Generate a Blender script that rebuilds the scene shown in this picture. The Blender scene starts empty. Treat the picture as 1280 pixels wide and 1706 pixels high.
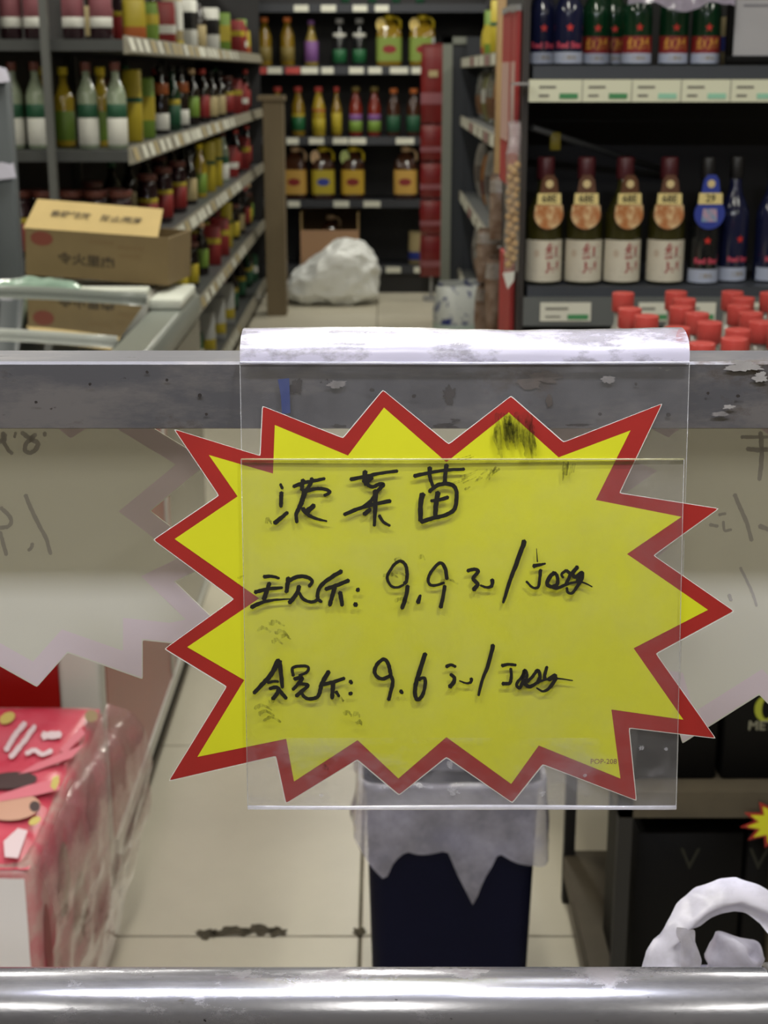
import bpy, bmesh, math, random
from mathutils import Vector, Matrix, noise
random.seed(7)
R = math.radians
SC = bpy.context.scene
COL = SC.collection

# ------------------------------------------------------------------ camera
F = 2500.0                       # focal length in pixels of the 1280x1706 frame
PITCH = math.atan(733.0 / F)     # horizon lies at pixel row 120
EYE = Vector((0, 0, 1.5))
cam_d = bpy.data.cameras.new('camera'); cam = bpy.data.objects.new('camera', cam_d); COL.objects.link(cam)
cam.location = EYE; cam.rotation_euler = (R(90) - PITCH, 0, 0)
cam_d.sensor_fit = 'VERTICAL'; cam_d.sensor_height = 36.0; cam_d.lens = F / 1706.0 * 36.0
cam_d.clip_start = 0.02; cam_d.clip_end = 60
cam_d.dof.use_dof = True; cam_d.dof.focus_distance = 0.668; cam_d.dof.aperture_fstop = 22.0
SC.camera = cam

# ------------------------------------------------------------------ light
wd = bpy.data.worlds.new('world'); SC.world = wd; wd.use_nodes = True
wd.node_tree.nodes['Background'].inputs[0].default_value = (0.5, 0.52, 0.5, 1)
wd.node_tree.nodes['Background'].inputs[1].default_value = 0.05

def area(name, loc, sx, sy, power, color, rot=(0, 0, 0)):
    d = bpy.data.lights.new(name, 'AREA'); d.shape = 'RECTANGLE'; d.size = sx; d.size_y = sy
    d.energy = power; d.color = color
    o = bpy.data.objects.new(name, d); o.location = loc; o.rotation_euler = rot; COL.objects.link(o); return o

CEIL = 3.1
for ly in (-1.6, 1.2, 4.3, 7.2, 9.9):
    for lx in (-2.1, 0.0, 2.1):
        area('ceiling_tube_light', (lx, ly, CEIL - 0.06), 0.16, 1.25, (13.0 if ly < 0 else 24.0) if ly < 4 else 28.0, (1.0, 0.97, 0.86))
LEDC = (0.87, 0.89, 1.0)
area('led_strip_light', (-0.30, 0.42, 2.05), 0.60, 0.045, 7.0, LEDC, (R(15), 0, 0))
area('led_strip_light', (0.30, 0.42, 2.05), 0.14, 0.045, 5.6, LEDC, (R(15), 0, 0))
SC.view_settings.view_transform = 'Standard'; SC.view_settings.look = 'None'
SC.view_settings.gamma = 1.0; SC.view_settings.use_curve_mapping = False
SC.view_settings.exposure = 0.08
SC.cycles.use_denoising = True
SC.cycles.max_bounces = 8; SC.cycles.transparent_max_bounces = 24

# ------------------------------------------------------------------ pixel helpers
SP, CP = math.sin(PITCH), math.cos(PITCH)
def ray(px, py):
    u, v = (px - 640.0) / F, (853.0 - py) / F
    return Vector((u, v * SP + CP, v * CP - SP))
def at(px, py, Y=None, Z=None, X=None):
    d = ray(px, py)
    t = Y / d.y if Y is not None else ((Z - EYE.z) / d.z if Z is not None else X / d.x)
    return EYE + d * t
def x_at(px, Y, z):               # X of a pixel column at world Y and height z
    depth = Y * CP + (1.5 - z) * SP
    return (px - 640.0) / F * depth
def y_for(px, X, z):              # world Y where a line X=const, z=const crosses a pixel column
    depth = X * F / (px - 640.0)
    return (depth - (1.5 - z) * SP) / CP

# ------------------------------------------------------------------ materials
def lin(c):
    return tuple(((x / 255.0) / 12.92 if x / 255.0 <= 0.04045 else ((x / 255.0 + 0.055) / 1.055) ** 2.4) for x in c)
MATS = {}
def M(name, c, rough=0.5, metal=0.0, var=0.0, vs=18.0, c2=None, bump=0.0, bs=60.0, spec=0.5, thr=None, trans=0.0, stretch=None):
    if name in MATS: return MATS[name]
    m = bpy.data.materials.new(name); m.use_nodes = True; nt = m.node_tree; b = nt.nodes['Principled BSDF']
    col = lin(c); b.inputs['Base Color'].default_value = (*col, 1)
    b.inputs['Roughness'].default_value = rough; b.inputs['Metallic'].default_value = metal
    b.inputs['Specular IOR Level'].default_value = spec
    tc = nt.nodes.new('ShaderNodeTexCoord'); src = tc.outputs['Object']
    if stretch:
        mp = nt.nodes.new('ShaderNodeMapping'); mp.inputs['Scale'].default_value = stretch
        nt.links.new(src, mp.inputs[0]); src = mp.outputs[0]
    if var or c2:
        n = nt.nodes.new('ShaderNodeTexNoise'); n.inputs['Scale'].default_value = vs; n.inputs['Detail'].default_value = 6
        n.inputs['Roughness'].default_value = 0.62
        nt.links.new(src, n.inputs['Vector'])
        cr = nt.nodes.new('ShaderNodeValToRGB')
        lo, hi = thr if thr else (0.35, 0.65)
        cr.color_ramp.elements[0].position = lo; cr.color_ramp.elements[1].position = hi
        if c2:
            cr.color_ramp.elements[0].color = (*col, 1); cr.color_ramp.elements[1].color = (*lin(c2), 1)
        else:
            cr.color_ramp.elements[0].color = (*[x * (1 - var) for x in col], 1)
            cr.color_ramp.elements[1].color = (*[min(1, x * (1 + var)) for x in col], 1)
        nt.links.new(n.outputs['Fac'], cr.inputs[0]); nt.links.new(cr.outputs[0], b.inputs['Base Color'])
    if bump:
        n2 = nt.nodes.new('ShaderNodeTexNoise'); n2.inputs['Scale'].default_value = bs; n2.inputs['Detail'].default_value = 4
        nt.links.new(src, n2.inputs['Vector'])
        bp = nt.nodes.new('ShaderNodeBump'); bp.inputs['Strength'].default_value = bump; bp.inputs['Distance'].default_value = 0.004
        nt.links.new(n2.outputs['Fac'], bp.inputs['Height']); nt.links.new(bp.outputs[0], b.inputs['Normal'])
    if trans: b.inputs['Transmission Weight'].default_value = trans
    MATS[name] = m; return m

def FILM(name, c, haze, haze2, rough=0.12, vs=30.0, gl=1.0, thr=(0.4, 0.7), bump=0.0, bs=40.0, stretch=None, tl_=0.35):
    """thin clear plastic: mostly transparent, a hazy scuffed diffuse share and a fresnel gloss"""
    if name in MATS: return MATS[name]
    m = bpy.data.materials.new(name); m.use_nodes = True; nt = m.node_tree; nt.nodes.clear()
    N = nt.nodes.new; L = nt.links.new
    out = N('ShaderNodeOutputMaterial'); tr = N('ShaderNodeBsdfTransparent'); df = N('ShaderNodeBsdfDiffuse')
    tl = N('ShaderNodeBsdfTranslucent'); ad = N('ShaderNodeMixShader'); gs = N('ShaderNodeBsdfGlossy'); m1 = N('ShaderNodeMixShader'); m2 = N('ShaderNodeMixShader')
    df.inputs[0].default_value = (*lin(c), 1); tl.inputs[0].default_value = (*lin(c), 1); ad.inputs[0].default_value = tl_
    gs.inputs['Roughness'].default_value = rough; gs.inputs[0].default_value = (1, 1, 1, 1)
    tc = N('ShaderNodeTexCoord'); no = N('ShaderNodeTexNoise'); no.inputs['Scale'].default_value = vs; no.inputs['Detail'].default_value = 7
    no.inputs['Roughness'].default_value = 0.65
    src = tc.outputs['Object']
    if stretch:
        mp = N('ShaderNodeMapping'); mp.inputs['Scale'].default_value = stretch; L(src, mp.inputs[0]); src = mp.outputs[0]
    L(src, no.inputs['Vector'])
    mr = N('ShaderNodeMapRange'); mr.inputs[1].default_value = thr[0]; mr.inputs[2].default_value = thr[1]
    mr.inputs[3].default_value = haze; mr.inputs[4].default_value = haze2; L(no.outputs['Fac'], mr.inputs[0])
    L(df.outputs[0], ad.inputs[1]); L(tl.outputs[0], ad.inputs[2])
    L(mr.outputs[0], m1.inputs[0]); L(tr.outputs[0], m1.inputs[1]); L(ad.outputs[0], m1.inputs[2])
    lw = N('ShaderNodeLayerWeight'); lw.inputs[0].default_value = 0.5
    pw_ = N('ShaderNodeMath'); pw_.operation = 'POWER'; pw_.inputs[1].default_value = 4.0; L(lw.outputs['Facing'], pw_.inputs[0])
    fr = N('ShaderNodeMath'); fr.operation = 'ADD'; fr.inputs[1].default_value = 0.045; L(pw_.outputs[0], fr.inputs[0])
    mu = N('ShaderNodeMath'); mu.operation = 'MULTIPLY'; mu.inputs[1].default_value = gl; mu.use_clamp = True
    L(fr.outputs[0], mu.inputs[0]); L(mu.outputs[0], m2.inputs[0]); L(m1.outputs[0], m2.inputs[1]); L(gs.outputs[0], m2.inputs[2])
    if bump:
        n2 = N('ShaderNodeTexNoise'); n2.inputs['Scale'].default_value = bs; L(src, n2.inputs['Vector'])
        bp = N('ShaderNodeBump'); bp.inputs['Strength'].default_value = bump; bp.inputs['Distance'].default_value = 0.004
        L(n2.outputs['Fac'], bp.inputs['Height'])
        for s in (gs, df): L(bp.outputs[0], s.inputs['Normal'])
    L(m2.outputs[0], out.inputs[0])
    MATS[name] = m; return m

def GRIMY(name, c, c_light, c_brown, rough, metal, vs=1.0):
    """worn metal: smears, brown deposits, dark specks"""
    m = bpy.data.materials.new(name); m.use_nodes = True; nt = m.node_tree; b = nt.nodes['Principled BSDF']; N = nt.nodes.new; L = nt.links.new
    b.inputs['Metallic'].default_value = metal
    tc = N('ShaderNodeTexCoord'); prev = None
    for i, (col, sc, lo, hi, st) in enumerate(((c_light, 16, 0.50, 0.60, (0.35, 1, 1)), (c_brown, 24, 0.56, 0.66, (0.6, 1, 1)), ((44, 38, 34), 150, 0.66, 0.70, (0.6, 1, 1)), ((150, 146, 142), 90, 0.66, 0.69, (0.3, 1, 1.4)))):
        mp = N('ShaderNodeMapping'); mp.inputs['Scale'].default_value = st; mp.inputs['Location'].default_value = (i * 3.1, i * 1.7, 0); L(tc.outputs['Object'], mp.inputs[0])
        n = N('ShaderNodeTexNoise'); n.inputs['Scale'].default_value = sc * vs; n.inputs['Detail'].default_value = 8; n.inputs['Roughness'].default_value = 0.7; L(mp.outputs[0], n.inputs['Vector'])
        r = N('ShaderNodeMapRange'); r.inputs[1].default_value = lo; r.inputs[2].default_value = hi; L(n.outputs['Fac'], r.inputs[0])
        mx = N('ShaderNodeMix'); mx.data_type = 'RGBA'; L(r.outputs[0], mx.inputs['Factor'])
        if prev is None: mx.inputs['A'].default_value = (*lin(c), 1)
        else: L(prev, mx.inputs['A'])
        mx.inputs['B'].default_value = (*lin(col), 1); prev = mx.outputs['Result']
        if i == 1:
            rr = N('ShaderNodeMapRange'); rr.inputs[3].default_value = rough; rr.inputs[4].default_value = min(1, rough + 0.3); L(r.outputs[0], rr.inputs[0]); L(rr.outputs[0], b.inputs['Roughness'])
        if i == 0:
            bp = N('ShaderNodeBump'); bp.inputs['Strength'].default_value = 0.12; bp.inputs['Distance'].default_value = 0.002; L(n.outputs['Fac'], bp.inputs['Height']); L(bp.outputs[0], b.inputs['Normal'])
    L(prev, b.inputs['Base Color']); return m

def see_through(m, k):
    """let part of the light pass diffusely through a thin paper"""
    nt = m.node_tree; b = nt.nodes['Principled BSDF']; out = nt.nodes['Material Output']
    t = nt.nodes.new('ShaderNodeBsdfTranslucent'); t.inputs[0].default_value = b.inputs['Base Color'].default_value
    mx = nt.nodes.new('ShaderNodeMixShader'); mx.inputs[0].default_value = k
    nt.links.new(b.outputs[0], mx.inputs[1]); nt.links.new(t.outputs[0], mx.inputs[2]); nt.links.new(mx.outputs[0], out.inputs[0]); return m

# ------------------------------------------------------------------ mesh helpers
class MB:
    def __init__(s): s.v = []; s.f = []; s.m = []; s.sm = []
    def add(s, vs, fs, mi=0, smooth=False):
        o = len(s.v); s.v += [tuple(v) for v in vs]
        for f in fs: s.f.append(tuple(i + o for i in f)); s.m.append(mi); s.sm.append(smooth)
        return s
    def box(s, x0, x1, y0, y1, z0, z1, mi=0):
        return s.add([(x0,y0,z0),(x1,y0,z0),(x1,y1,z0),(x0,y1,z0),(x0,y0,z1),(x1,y0,z1),(x1,y1,z1),(x0,y1,z1)],
                     [(0,3,2,1),(4,5,6,7),(0,1,5,4),(1,2,6,5),(2,3,7,6),(3,0,4,7)], mi)
    def rbox(s, x0, x1, y0, y1, z0, z1, r, mi=0, n=3):
        """box with rounded vertical edges and chamfered top and bottom rims"""
        pts = []
        for cx, cy, a0 in ((x1-r,y1-r,0),(x0+r,y1-r,90),(x0+r,y0+r,180),(x1-r,y0+r,270)):
            for k in range(n + 1):
                a = R(a0 + 90.0 * k / n); pts.append((cx + r*math.cos(a), cy + r*math.sin(a)))
        cx, cy = (x0+x1)/2, (y0+y1)/2; q = min(r*0.5, (z1-z0)*0.2)
        def ring(z, k): return [(cx+(p[0]-cx)*k[0], cy+(p[1]-cy)*k[1], z) for p in pts]
        k = (1-2*q/(x1-x0), 1-2*q/(y1-y0))
        rings = [ring(z0,k), ring(z0+q,(1,1)), ring(z1-q,(1,1)), ring(z1,k)]
        return s.loft(rings, mi, True, cap=True, smooth=True)
    def loft(s, rings, mi=0, closed=True, cap=False, smooth=True):
        n = len(rings[0]); vs = [p for r in rings for p in r]; fs = []
        for i in range(len(rings)-1):
            for j in range(n if closed else n-1):
                a = i*n+j; b = i*n+(j+1)%n; fs.append((a, b, b+n, a+n))
        s.add(vs, fs, mi, smooth)
        if cap:
            o = len(s.v)-len(vs)
            s.f.append(tuple(o+i for i in range(n-1,-1,-1))); s.m.append(mi); s.sm.append(False)
            o2 = o+(len(rings)-1)*n
            s.f.append(tuple(o2+i for i in range(n))); s.m.append(mi); s.sm.append(False)
        return s
    def lathe(s, prof, seg=14, mi=0, cx=0, cy=0, cap=True):
        rings = [[(cx+r*math.cos(2*math.pi*j/seg), cy+r*math.sin(2*math.pi*j/seg), z) for j in range(seg)] for r, z in prof]
        return s.loft(rings, mi, True, cap)
    def tube(s, pts, r, seg=8, mi=0, cap=True):
        pts = [Vector(p) for p in pts]; rings = []
        rr = r if isinstance(r, (list, tuple)) else [r]*len(pts)
        up = Vector((0,0,1))
        for i, p in enumerate(pts):
            t = (pts[min(i+1,len(pts)-1)]-pts[max(i-1,0)]).normalized()
            a = t.cross(up)
            if a.length < 0.05: a = t.cross(Vector((1,0,0)))
            a.normalize(); b = t.cross(a)
            rings.append([tuple(p+(a*math.cos(2*math.pi*k/seg)+b*math.sin(2*math.pi*k/seg))*rr[i]) for k in range(seg)])
        return s.loft(rings, mi, True, cap)
    def grid(s, fn, nu, nv, mi=0, smooth=True):
        vs = [fn(i/nu, j/nv) for j in range(nv+1) for i in range(nu+1)]
        fs = [(j*(nu+1)+i, j*(nu+1)+i+1, (j+1)*(nu+1)+i+1, (j+1)*(nu+1)+i) for j in range(nv) for i in range(nu)]
        return s.add(vs, fs, mi, smooth)
    def prism(s, pts, vec, mi=0, mside=None):
        """extrude planar 3-D polygon pts along vec"""
        n = len(pts); vec = Vector(vec)
        a = [Vector(p) for p in pts]; b = [p+vec for p in a]
        s.add(a+b, [tuple(range(n-1,-1,-1)), tuple(range(n, 2*n))], mi)
        s.add(a+b, [(i,(i+1)%n,(i+1)%n+n,i+n) for i in range(n)], mi if mside is None else mside)
        return s
    def mesh(s, name, mats, origin=None):
        me = bpy.data.meshes.new(name)
        vs = s.v if origin is None else [tuple(Vector(v)-origin) for v in s.v]
        me.from_pydata(vs, [], s.f)
        for m in (mats if isinstance(mats,(list,tuple)) else [mats]): me.materials.append(m)
        for p, i, q in zip(me.polygons, s.m, s.sm): p.material_index = i; p.use_smooth = q
        me.update(); return me
    def build(s, name, mats, parent=None, world=True, fix=True):
        org = parent_origin(parent) if (parent is not None and world) else None
        me = s.mesh(name, mats, org)
        if fix:
            bm = bmesh.new(); bm.from_mesh(me); bmesh.ops.recalc_face_normals(bm, faces=bm.faces); bm.to_mesh(me); bm.free()
        return link(name, me, parent)
def parent_origin(p):
    o = Vector((0,0,0))
    while p is not None: o += p.location; p = p.parent
    return o
def link(name, data, parent=None):
    o = bpy.data.objects.new(name, data); COL.objects.link(o); o.parent = parent; return o
def tag(o, label, cat, group=None, kind=None):
    if label: o['label'] = label
    if cat: o['category'] = cat
    if group: o['group'] = group
    if kind: o['kind'] = kind
    return o
def thing(name, label, cat, loc=(0,0,0), group=None, rz=0.0):
    o = bpy.data.objects.new(name, None); COL.objects.link(o); o.empty_display_size = 0.05
    o.location = loc; o.rotation_euler = (0,0,rz); return tag(o, label, cat, group)
def struct(name, mb, mats):
    return tag(mb.build(name, mats), None, None, kind='structure')

def text_mesh(body, size, bold=0.0):
    cu = bpy.data.curves.new('lettering','FONT'); cu.body = body; cu.size = size; cu.align_x = 'CENTER'; cu.align_y = 'CENTER'
    cu.offset = bold; cu.resolution_u = 3
    o = bpy.data.objects.new('lettering', cu); COL.objects.link(o)
    dg = bpy.context.evaluated_depsgraph_get()
    me = bpy.data.meshes.new_from_object(o.evaluated_get(dg))
    bpy.data.objects.remove(o); bpy.data.curves.remove(cu)
    me.name = 'lettering'; return me
def text_obj(name, body, size, mat, parent, origin, xa, ya, bold=0.0, sx=1.0):
    """flat lettering whose centre is at world origin, reading along xa, upright along ya"""
    me = text_mesh(body, size, bold); xa = Vector(xa).normalized(); ya = Vector(ya).normalized(); za = xa.cross(ya)
    po = parent_origin(parent) if parent else Vector((0,0,0)); o = Vector(origin) - po
    for v in me.vertices: v.co = o + xa*v.co.x*sx + ya*v.co.y + za*v.co.z
    me.materials.clear(); me.materials.append(mat)
    return link(name, me, parent)

ORD = ['first','second','third','fourth','fifth','sixth','seventh','eighth','ninth','tenth','eleventh','twelfth','thirteenth','fourteenth','fifteenth','sixteenth','seventeenth','eighteenth','nineteenth','twentieth','twenty-first','twenty-second','twenty-third','twenty-fourth']
# ================================================================== THE ROOM
GX0, GY0, TS = -0.043, 2.39, 0.80     # one tile joint crossing, tile pitch
grout = M('grout', (112,106,92), 0.9, var=0.2)
fl = struct('floor', MB().box(-4,4,-3,11.6,-0.06,-0.004), grout)
tile_m = M('floor_tile', (196,190,172), 0.34, var=0.06, vs=2.2, bump=0.02, bs=30)
tb = MB(); h = TS/2-0.003
tb.loft([[(sx*a,sy*a,z) for sx,sy in ((-1,-1),(1,-1),(1,1),(-1,1))] for a,z in ((h,-0.004),(h,-0.0012),(h-0.0015,0.0))], 0, True, False, False)
tb.add([(-h+0.0015,-h+0.0015,0),(h-0.0015,-h+0.0015,0),(h-0.0015,h-0.0015,0),(-h+0.0015,h-0.0015,0)],[(0,1,2,3)])
tmesh = tb.mesh('floor_tile', tile_m)
for i in range(-4,4):
    for j in range(-5,11):
        o = link('floor_tile', tmesh, fl); o.location = (GX0+TS*(i+0.5), GY0+TS*(j+0.5), 0)
ceil_m = M('ceiling_paint', (205,203,192), 0.9)
struct('ceiling', MB().box(-4,4,-3,11.6,CEIL,CEIL+0.05), ceil_m)
wall_m = M('wall_paint', (120,114,104), 0.85, var=0.08)
struct('wall_back', MB().box(-4,4,11.5,11.6,0,CEIL), wall_m)
struct('wall_left', MB().box(-4.1,-4,-3,11.6,0,CEIL), wall_m)
struct('wall_right', MB().box(4,4.1,-3,11.6,0,CEIL), wall_m)
struct('wall_front', MB().box(-4,4,-3.1,-3,0,CEIL), wall_m)
# grime along a tile joint
st_m = M('floor_grime', (72,66,52), 0.9, var=0.35, vs=60)
def blob(cx, cy, rx, ry, n, seed, jag=0.35):
    rnd = random.Random(seed)
    if rx >= 6:
        n = 44; o = []
        for k in range(n):
            a = 2*math.pi*k/n; q = Vector((math.cos(a)*1.3+seed*3.7, math.sin(a)*1.3, seed))
            r = 0.72+jag*1.5*noise.noise(q)+jag*0.9*noise.noise(q*3.1)+jag*0.6*noise.noise(q*7.3)
            o.append((cx+rx*math.cos(a)*max(0.12,r), cy+ry*math.sin(a)*max(0.12,r)))
        return o
    return [(cx+rx*math.cos(2*math.pi*k/n)*(1-jag*rnd.random()), cy+ry*math.sin(2*math.pi*k/n)*(1-jag*rnd.random())) for k in range(n)]
for k,(a,b,w,s) in enumerate(((345,1556,26,1),(385,1551,42,2),(430,1549,40,3),(462,1553,22,4))):
    pts = [at(x,y,Z=0.0012) for x,y in blob(a,b,w,10,14,s)]
    MB().add(pts,[tuple(range(len(pts)))]).build('grime_patch', st_m, fl)
pts = [at(x,y,Z=0.0012) for x,y in blob(598,1552,14,9,10,8)]
MB().add(pts,[tuple(range(len(pts)))]).build('grime_patch', st_m, fl)

# ================================================================== FRONT RAILING
RY, RB = 0.665, 0.695
ZT = at(640,603,Y=RY).z; ZB = at(640,713,Y=RY).z
steel = GRIMY('rail_steel',(93,92,95),(116,112,110),(78,68,60),0.42,0.3)
tube_m = GRIMY('tube_chrome',(172,172,180),(192,192,200),(148,144,150),0.23,0.85,1.6)
rail = thing('display_railing', 'worn steel railing with flat top bar and round lower tube in front', 'railing', (0,0.63,0))
b = MB(); q = 0.0012; L_ = 0.62
prof = [(RY,ZB),(RY,ZT-q),(RY+q,ZT),(RB-q,ZT),(RB,ZT-q),(RB,ZB),(RB-0.002,ZB-0.0008),(RY+0.002,ZB-0.0008)]
b.loft([[(x,y,z) for y,z in prof] for x in (-L_,L_)], 0, True, True, False)
b.build('top_bar', steel, rail)
TY, TZ, TR = 0.578, 1.1002, 0.0180
MB().tube([(-L_,TY,TZ),(0,TY,TZ),(L_,TY,TZ)], TR, 32).build('lower_tube', tube_m, rail)
for sx in (-1,1):
    MB().rbox(sx*(L_+0.02)-0.02,sx*(L_+0.02)+0.02,0.56,0.70,0,ZT,0.008).build('post', steel, rail)
wx = at(1279,1650,Y=TY).x
b = MB(); ring=[]
b.lathe([(TR+0.0002,0),(TR+0.0016,0.001),(TR+0.0019,0.0025),(TR+0.0012,0.004),(TR+0.0002,0.005)],28,cap=False)
b.v = [(wx+z, TY+x, TZ+y+0.0004*math.sin(9*math.atan2(y,x))) for x,y,z in b.v]
b.build('weld_bead', M('weld',(150,148,150),0.35,0.9,var=0.2,vs=200), rail)
MB().box(0.09,0.30,0.70,0.93,0.86,0.872).build('rear_tray', steel, rail)
for xx in (0.11,0.26):
    MB().box(xx,xx+0.02,0.72,0.74,0.0,0.86).build('tray_leg', steel, rail)

def on_rail(px, py, off=0.0003): return at(px,py,Y=RY-off)
dk = M('rail_grime',(46,40,36),0.9,var=0.4,vs=150); br = M('rail_rust',(78,68,60),0.8,var=0.3,vs=120); pw = M('peeled_film',(156,152,148),0.6,var=0.12,vs=150)
pg = M('grey_smear',(128,124,122),0.6,var=0.2,vs=150)
for i,(cx,cy,rx,ry,mm) in enumerate(((749,658,13,20,dk),(905,630,46,15,br),(880,640,30,12,br),(916,668,7,14,br),(494,645,14,16,dk),(742,709,24,6,dk),(760,700,10,4,dk),
     (565,710,16,4,dk),(333,659,4,4,dk),(245,620,3,3,dk),(344,690,3,3,dk),(278,633,3,3,dk),(1060,640,3,3,dk),(1114,691,5,4,dk),(965,708,26,3,dk),(905,712,14,3,dk),(690,706,6,3,dk),
     (1012,632,16,9,pg),(1238,610,46,12,pw),(1268,628,18,11,pw),(1200,690,22,6,pg),(1215,678,14,5,pw),(560,640,20,9,pg),(1180,655,3,3,dk),(1230,660,4,3,dk),(150,640,3,3,dk),(60,670,3,3,dk),(690,660,4,4,dk),(1000,690,4,3,dk),(620,650,5,4,dk))):
    pts = [on_rail(x,y,0.0003+0.00003*i) for x,y in blob(cx,cy,rx,ry,13,40+i,0.3)]
    MB().add(pts,[tuple(range(len(pts)))]).build('stain', mm, rail)
pts = [on_rail(x,y,0.0014) for x,y in ((463,632),(482,630),(484,688),(470,690),(468,660))]
MB().add(pts,[tuple(range(len(pts)))]).build('blue_tape', M('blue_tape',(38,58,120),0.6), rail)

# ================================================================== SIGN PLANE
TAU = R(8.0)
SN = Vector((0,-math.cos(TAU),math.sin(TAU)))       # towards the viewer
SU = Vector((0,math.sin(TAU),math.cos(TAU)))
SO = Vector((0,RY-0.0016,ZT))
def sp(px, py, off=0.0):
    d = ray(px,py); o = SO+SN*off
    return EYE + d*((o-EYE).dot(SN)/d.dot(SN))
# ---- clear hanging sleeve
clear = FILM('clear_sleeve',(206,204,204),0.06,0.17,0.16,vs=24,gl=0.9,thr=(0.42,0.75))
scuff_sheen = FILM('scuffed_sheen_hook',(214,210,226),0.34,0.93,0.25,vs=42,gl=1.2,thr=(0.43,0.50),stretch=(0.5,1,1))  # scuffs, with lamp sheen put into the whiter lavender haze
edge_m = FILM('sleeve_edge',(235,235,245),0.55,0.9,0.15,gl=1.5)
slv = thing('sign_sleeve','clear plastic sleeve hooked over the bar, black marker prices across its front','sign holder',(0,RY,ZB-0.2))
def bil(c, u, v):
    (ax,ay),(bx,by),(cx,cy),(dx,dy) = c       # tl tr br bl
    return ((ax*(1-u)+bx*u)*(1-v)+(dx*(1-u)+cx*u)*v, (ay*(1-u)+by*u)*(1-v)+(dy*(1-u)+cy*u)*v)
CB = ((400,604),(1149,604),(1127,1345),(413,1345))
MB().grid(lambda u,v: sp(*bil(CB,u,v),0.0004), 8, 8).build('back_pane', clear, slv, fix=False)
CF = ((402,765),(1140,765),(1127,1345),(413,1345))
def fp(u,v): return sp(*bil(CF,u,v), 0.0026+0.0003*math.sin(u*5))
MB().grid(fp, 12, 20).build('front_pocket', clear, slv, fix=False)
MB().grid(lambda u,v: fp(u,1.0)*(1-v)+sp(*bil(CB,u,1.0),0.0004)*v-SU*0.0012*math.sin(math.pi*v), 12, 6).build('pocket_base', edge_m, slv, fix=False)
xl, xr = sp(400,604).x, sp(1149,604).x
def hook(u,v):
    x = xl+(xr-xl)*u
    if v < 0.7:
        a = math.pi*(1-v/0.7); y = 0.681+0.0178*math.cos(a); z = ZT+0.0122*math.sin(a)**0.8
    else:
        y = 0.6988; z = ZT-0.03*(v-0.7)/0.3
    return (x, y, z+0.0006*math.sin(u*7)+0.0008*noise.noise((u*9,v*5,1)))
MB().grid(hook, 40, 20).build('hook', scuff_sheen, slv, fix=False)
MB().tube([sp(400,604,0.0007),sp(775,605,0.0007),sp(1149,604,0.0007)],0.0006,6).build('fold_line', edge_m, slv)
MB().tube([sp(413,1345,0.0008)]+[sp(413+714*k/8,1345+1.0*math.sin(k),0.0008) for k in range(1,8)]+[sp(1127,1345,0.0008)],0.0010,8).build('bottom_fold', edge_m, slv)
MB().tube([fp(k/12,0)+SN*0.0002 for k in range(13)],0.0004,6).build('pocket_lip', FILM('lip_edge',(210,205,160),0.5,0.7,0.2), slv)
MB().grid(lambda u,v: fp(u,0.004+0.011*v)+SN*0.0003, 12, 2).build('olive_line', FILM('lip_olive',(70,66,20),0.25,0.6,0.5,vs=60,gl=0.3), slv, fix=False)  # thin semi-transparent dark olive strip just below the pocket lip
for nm,a,c in (('side_edge',(400,606),(413,1345)),('side_edge',(1149,606),(1127,1345)),('side_edge',(402,765),(413,1343)),('side_edge',(1140,765),(1127,1343))):
    off = 0.0004 if a[1] < 700 else 0.0030
    MB().tube([sp(*a,off),sp(*c,off)],0.00020,5).build(nm, FILM('thin_edge',(190,190,188),0.25,0.5,0.25,gl=0.5), slv)
MB().grid(lambda u,v: fp(u,0.80+0.19*v)+SN*0.0004, 12, 4).build('dust_film', FILM('dust',(196,194,200),0.0,0.30,0.5,vs=34,gl=0.0,thr=(0.47,0.68),stretch=(0.6,1,1)), slv, fix=False)
for i,(cx,cy,r) in enumerate(((1069,1246,6),(750,1274,8),(755,1318,11),(700,1310,6),(1110,1248,4),(640,1310,5),(536,1325,4),(905,1322,6),(975,1292,4))):
    pts=[sp(x,y,0.0036) for x,y in blob(cx,cy,r,r*0.9,10,90+i,0.4)]
    MB().add(pts,[tuple(range(len(pts)))]).build('dried_drop', FILM('dried_drop',(200,200,205),0.3,0.6,0.4,vs=400), slv)

# ---- burst price card
OUT = [(437,676),(571,729),(638,649),(748,739),(852,659),(940,736),(1104,672),(1033,821),(1198,847),(1090,925),(1224,1018),(1094,1089),(1193,1230),(1049,1213),
       (1061,1334),(905,1274),(854,1338),(744,1262),(665,1325),(595,1266),(476,1339),(459,1260),(281,1301),(377,1144),(274,1081),(389,998),(255,899),(364,825),(290,715),(433,759)]
INN = [(458,708),(580,759),(640,679),(744,770),(848,687),(931,762),(1051,717),(993,833),(1136,861),(1045,923),(1180,1016),(1056,1080),(1139,1199),(1019,1182),
       (1034,1297),(898,1242),(852,1306),(744,1228),(664,1297),(596,1233),(490,1302),(477,1231),(329,1261),(407,1133),(312,1078),(432,997),(291,898),(396,827),(348,758),(455,789)]
def soften(poly, r=5.0):
    """round each corner slightly"""
    n=len(poly); o=[]
    for i in range(n):
        p=Vector(poly[i]); a=Vector(poly[i-1]); c=Vector(poly[(i+1)%n])
        o.append(tuple(p+(a-p).normalized()*r)); o.append(tuple(p*0.72+((a-p).normalized()*r+(c-p).normalized()*r+2*p)*0.14)); o.append(tuple(p+(c-p).normalized()*r))
    return o
red_m = M('card_red',(150,34,28),0.45,var=0.06,vs=40)
yel_m = M('card_yellow',(202,201,26),0.5,var=0.04,vs=15)
paper = M('card_paper',(214,212,202),0.7)
ink = M('marker_ink',(22,20,14),0.5,var=0.3,vs=300)
card = thing('price_card','large yellow burst price card with red border inside the clear sleeve','price sign',(0,RY-0.03,ZB-0.2))
so = soften(OUT)
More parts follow.
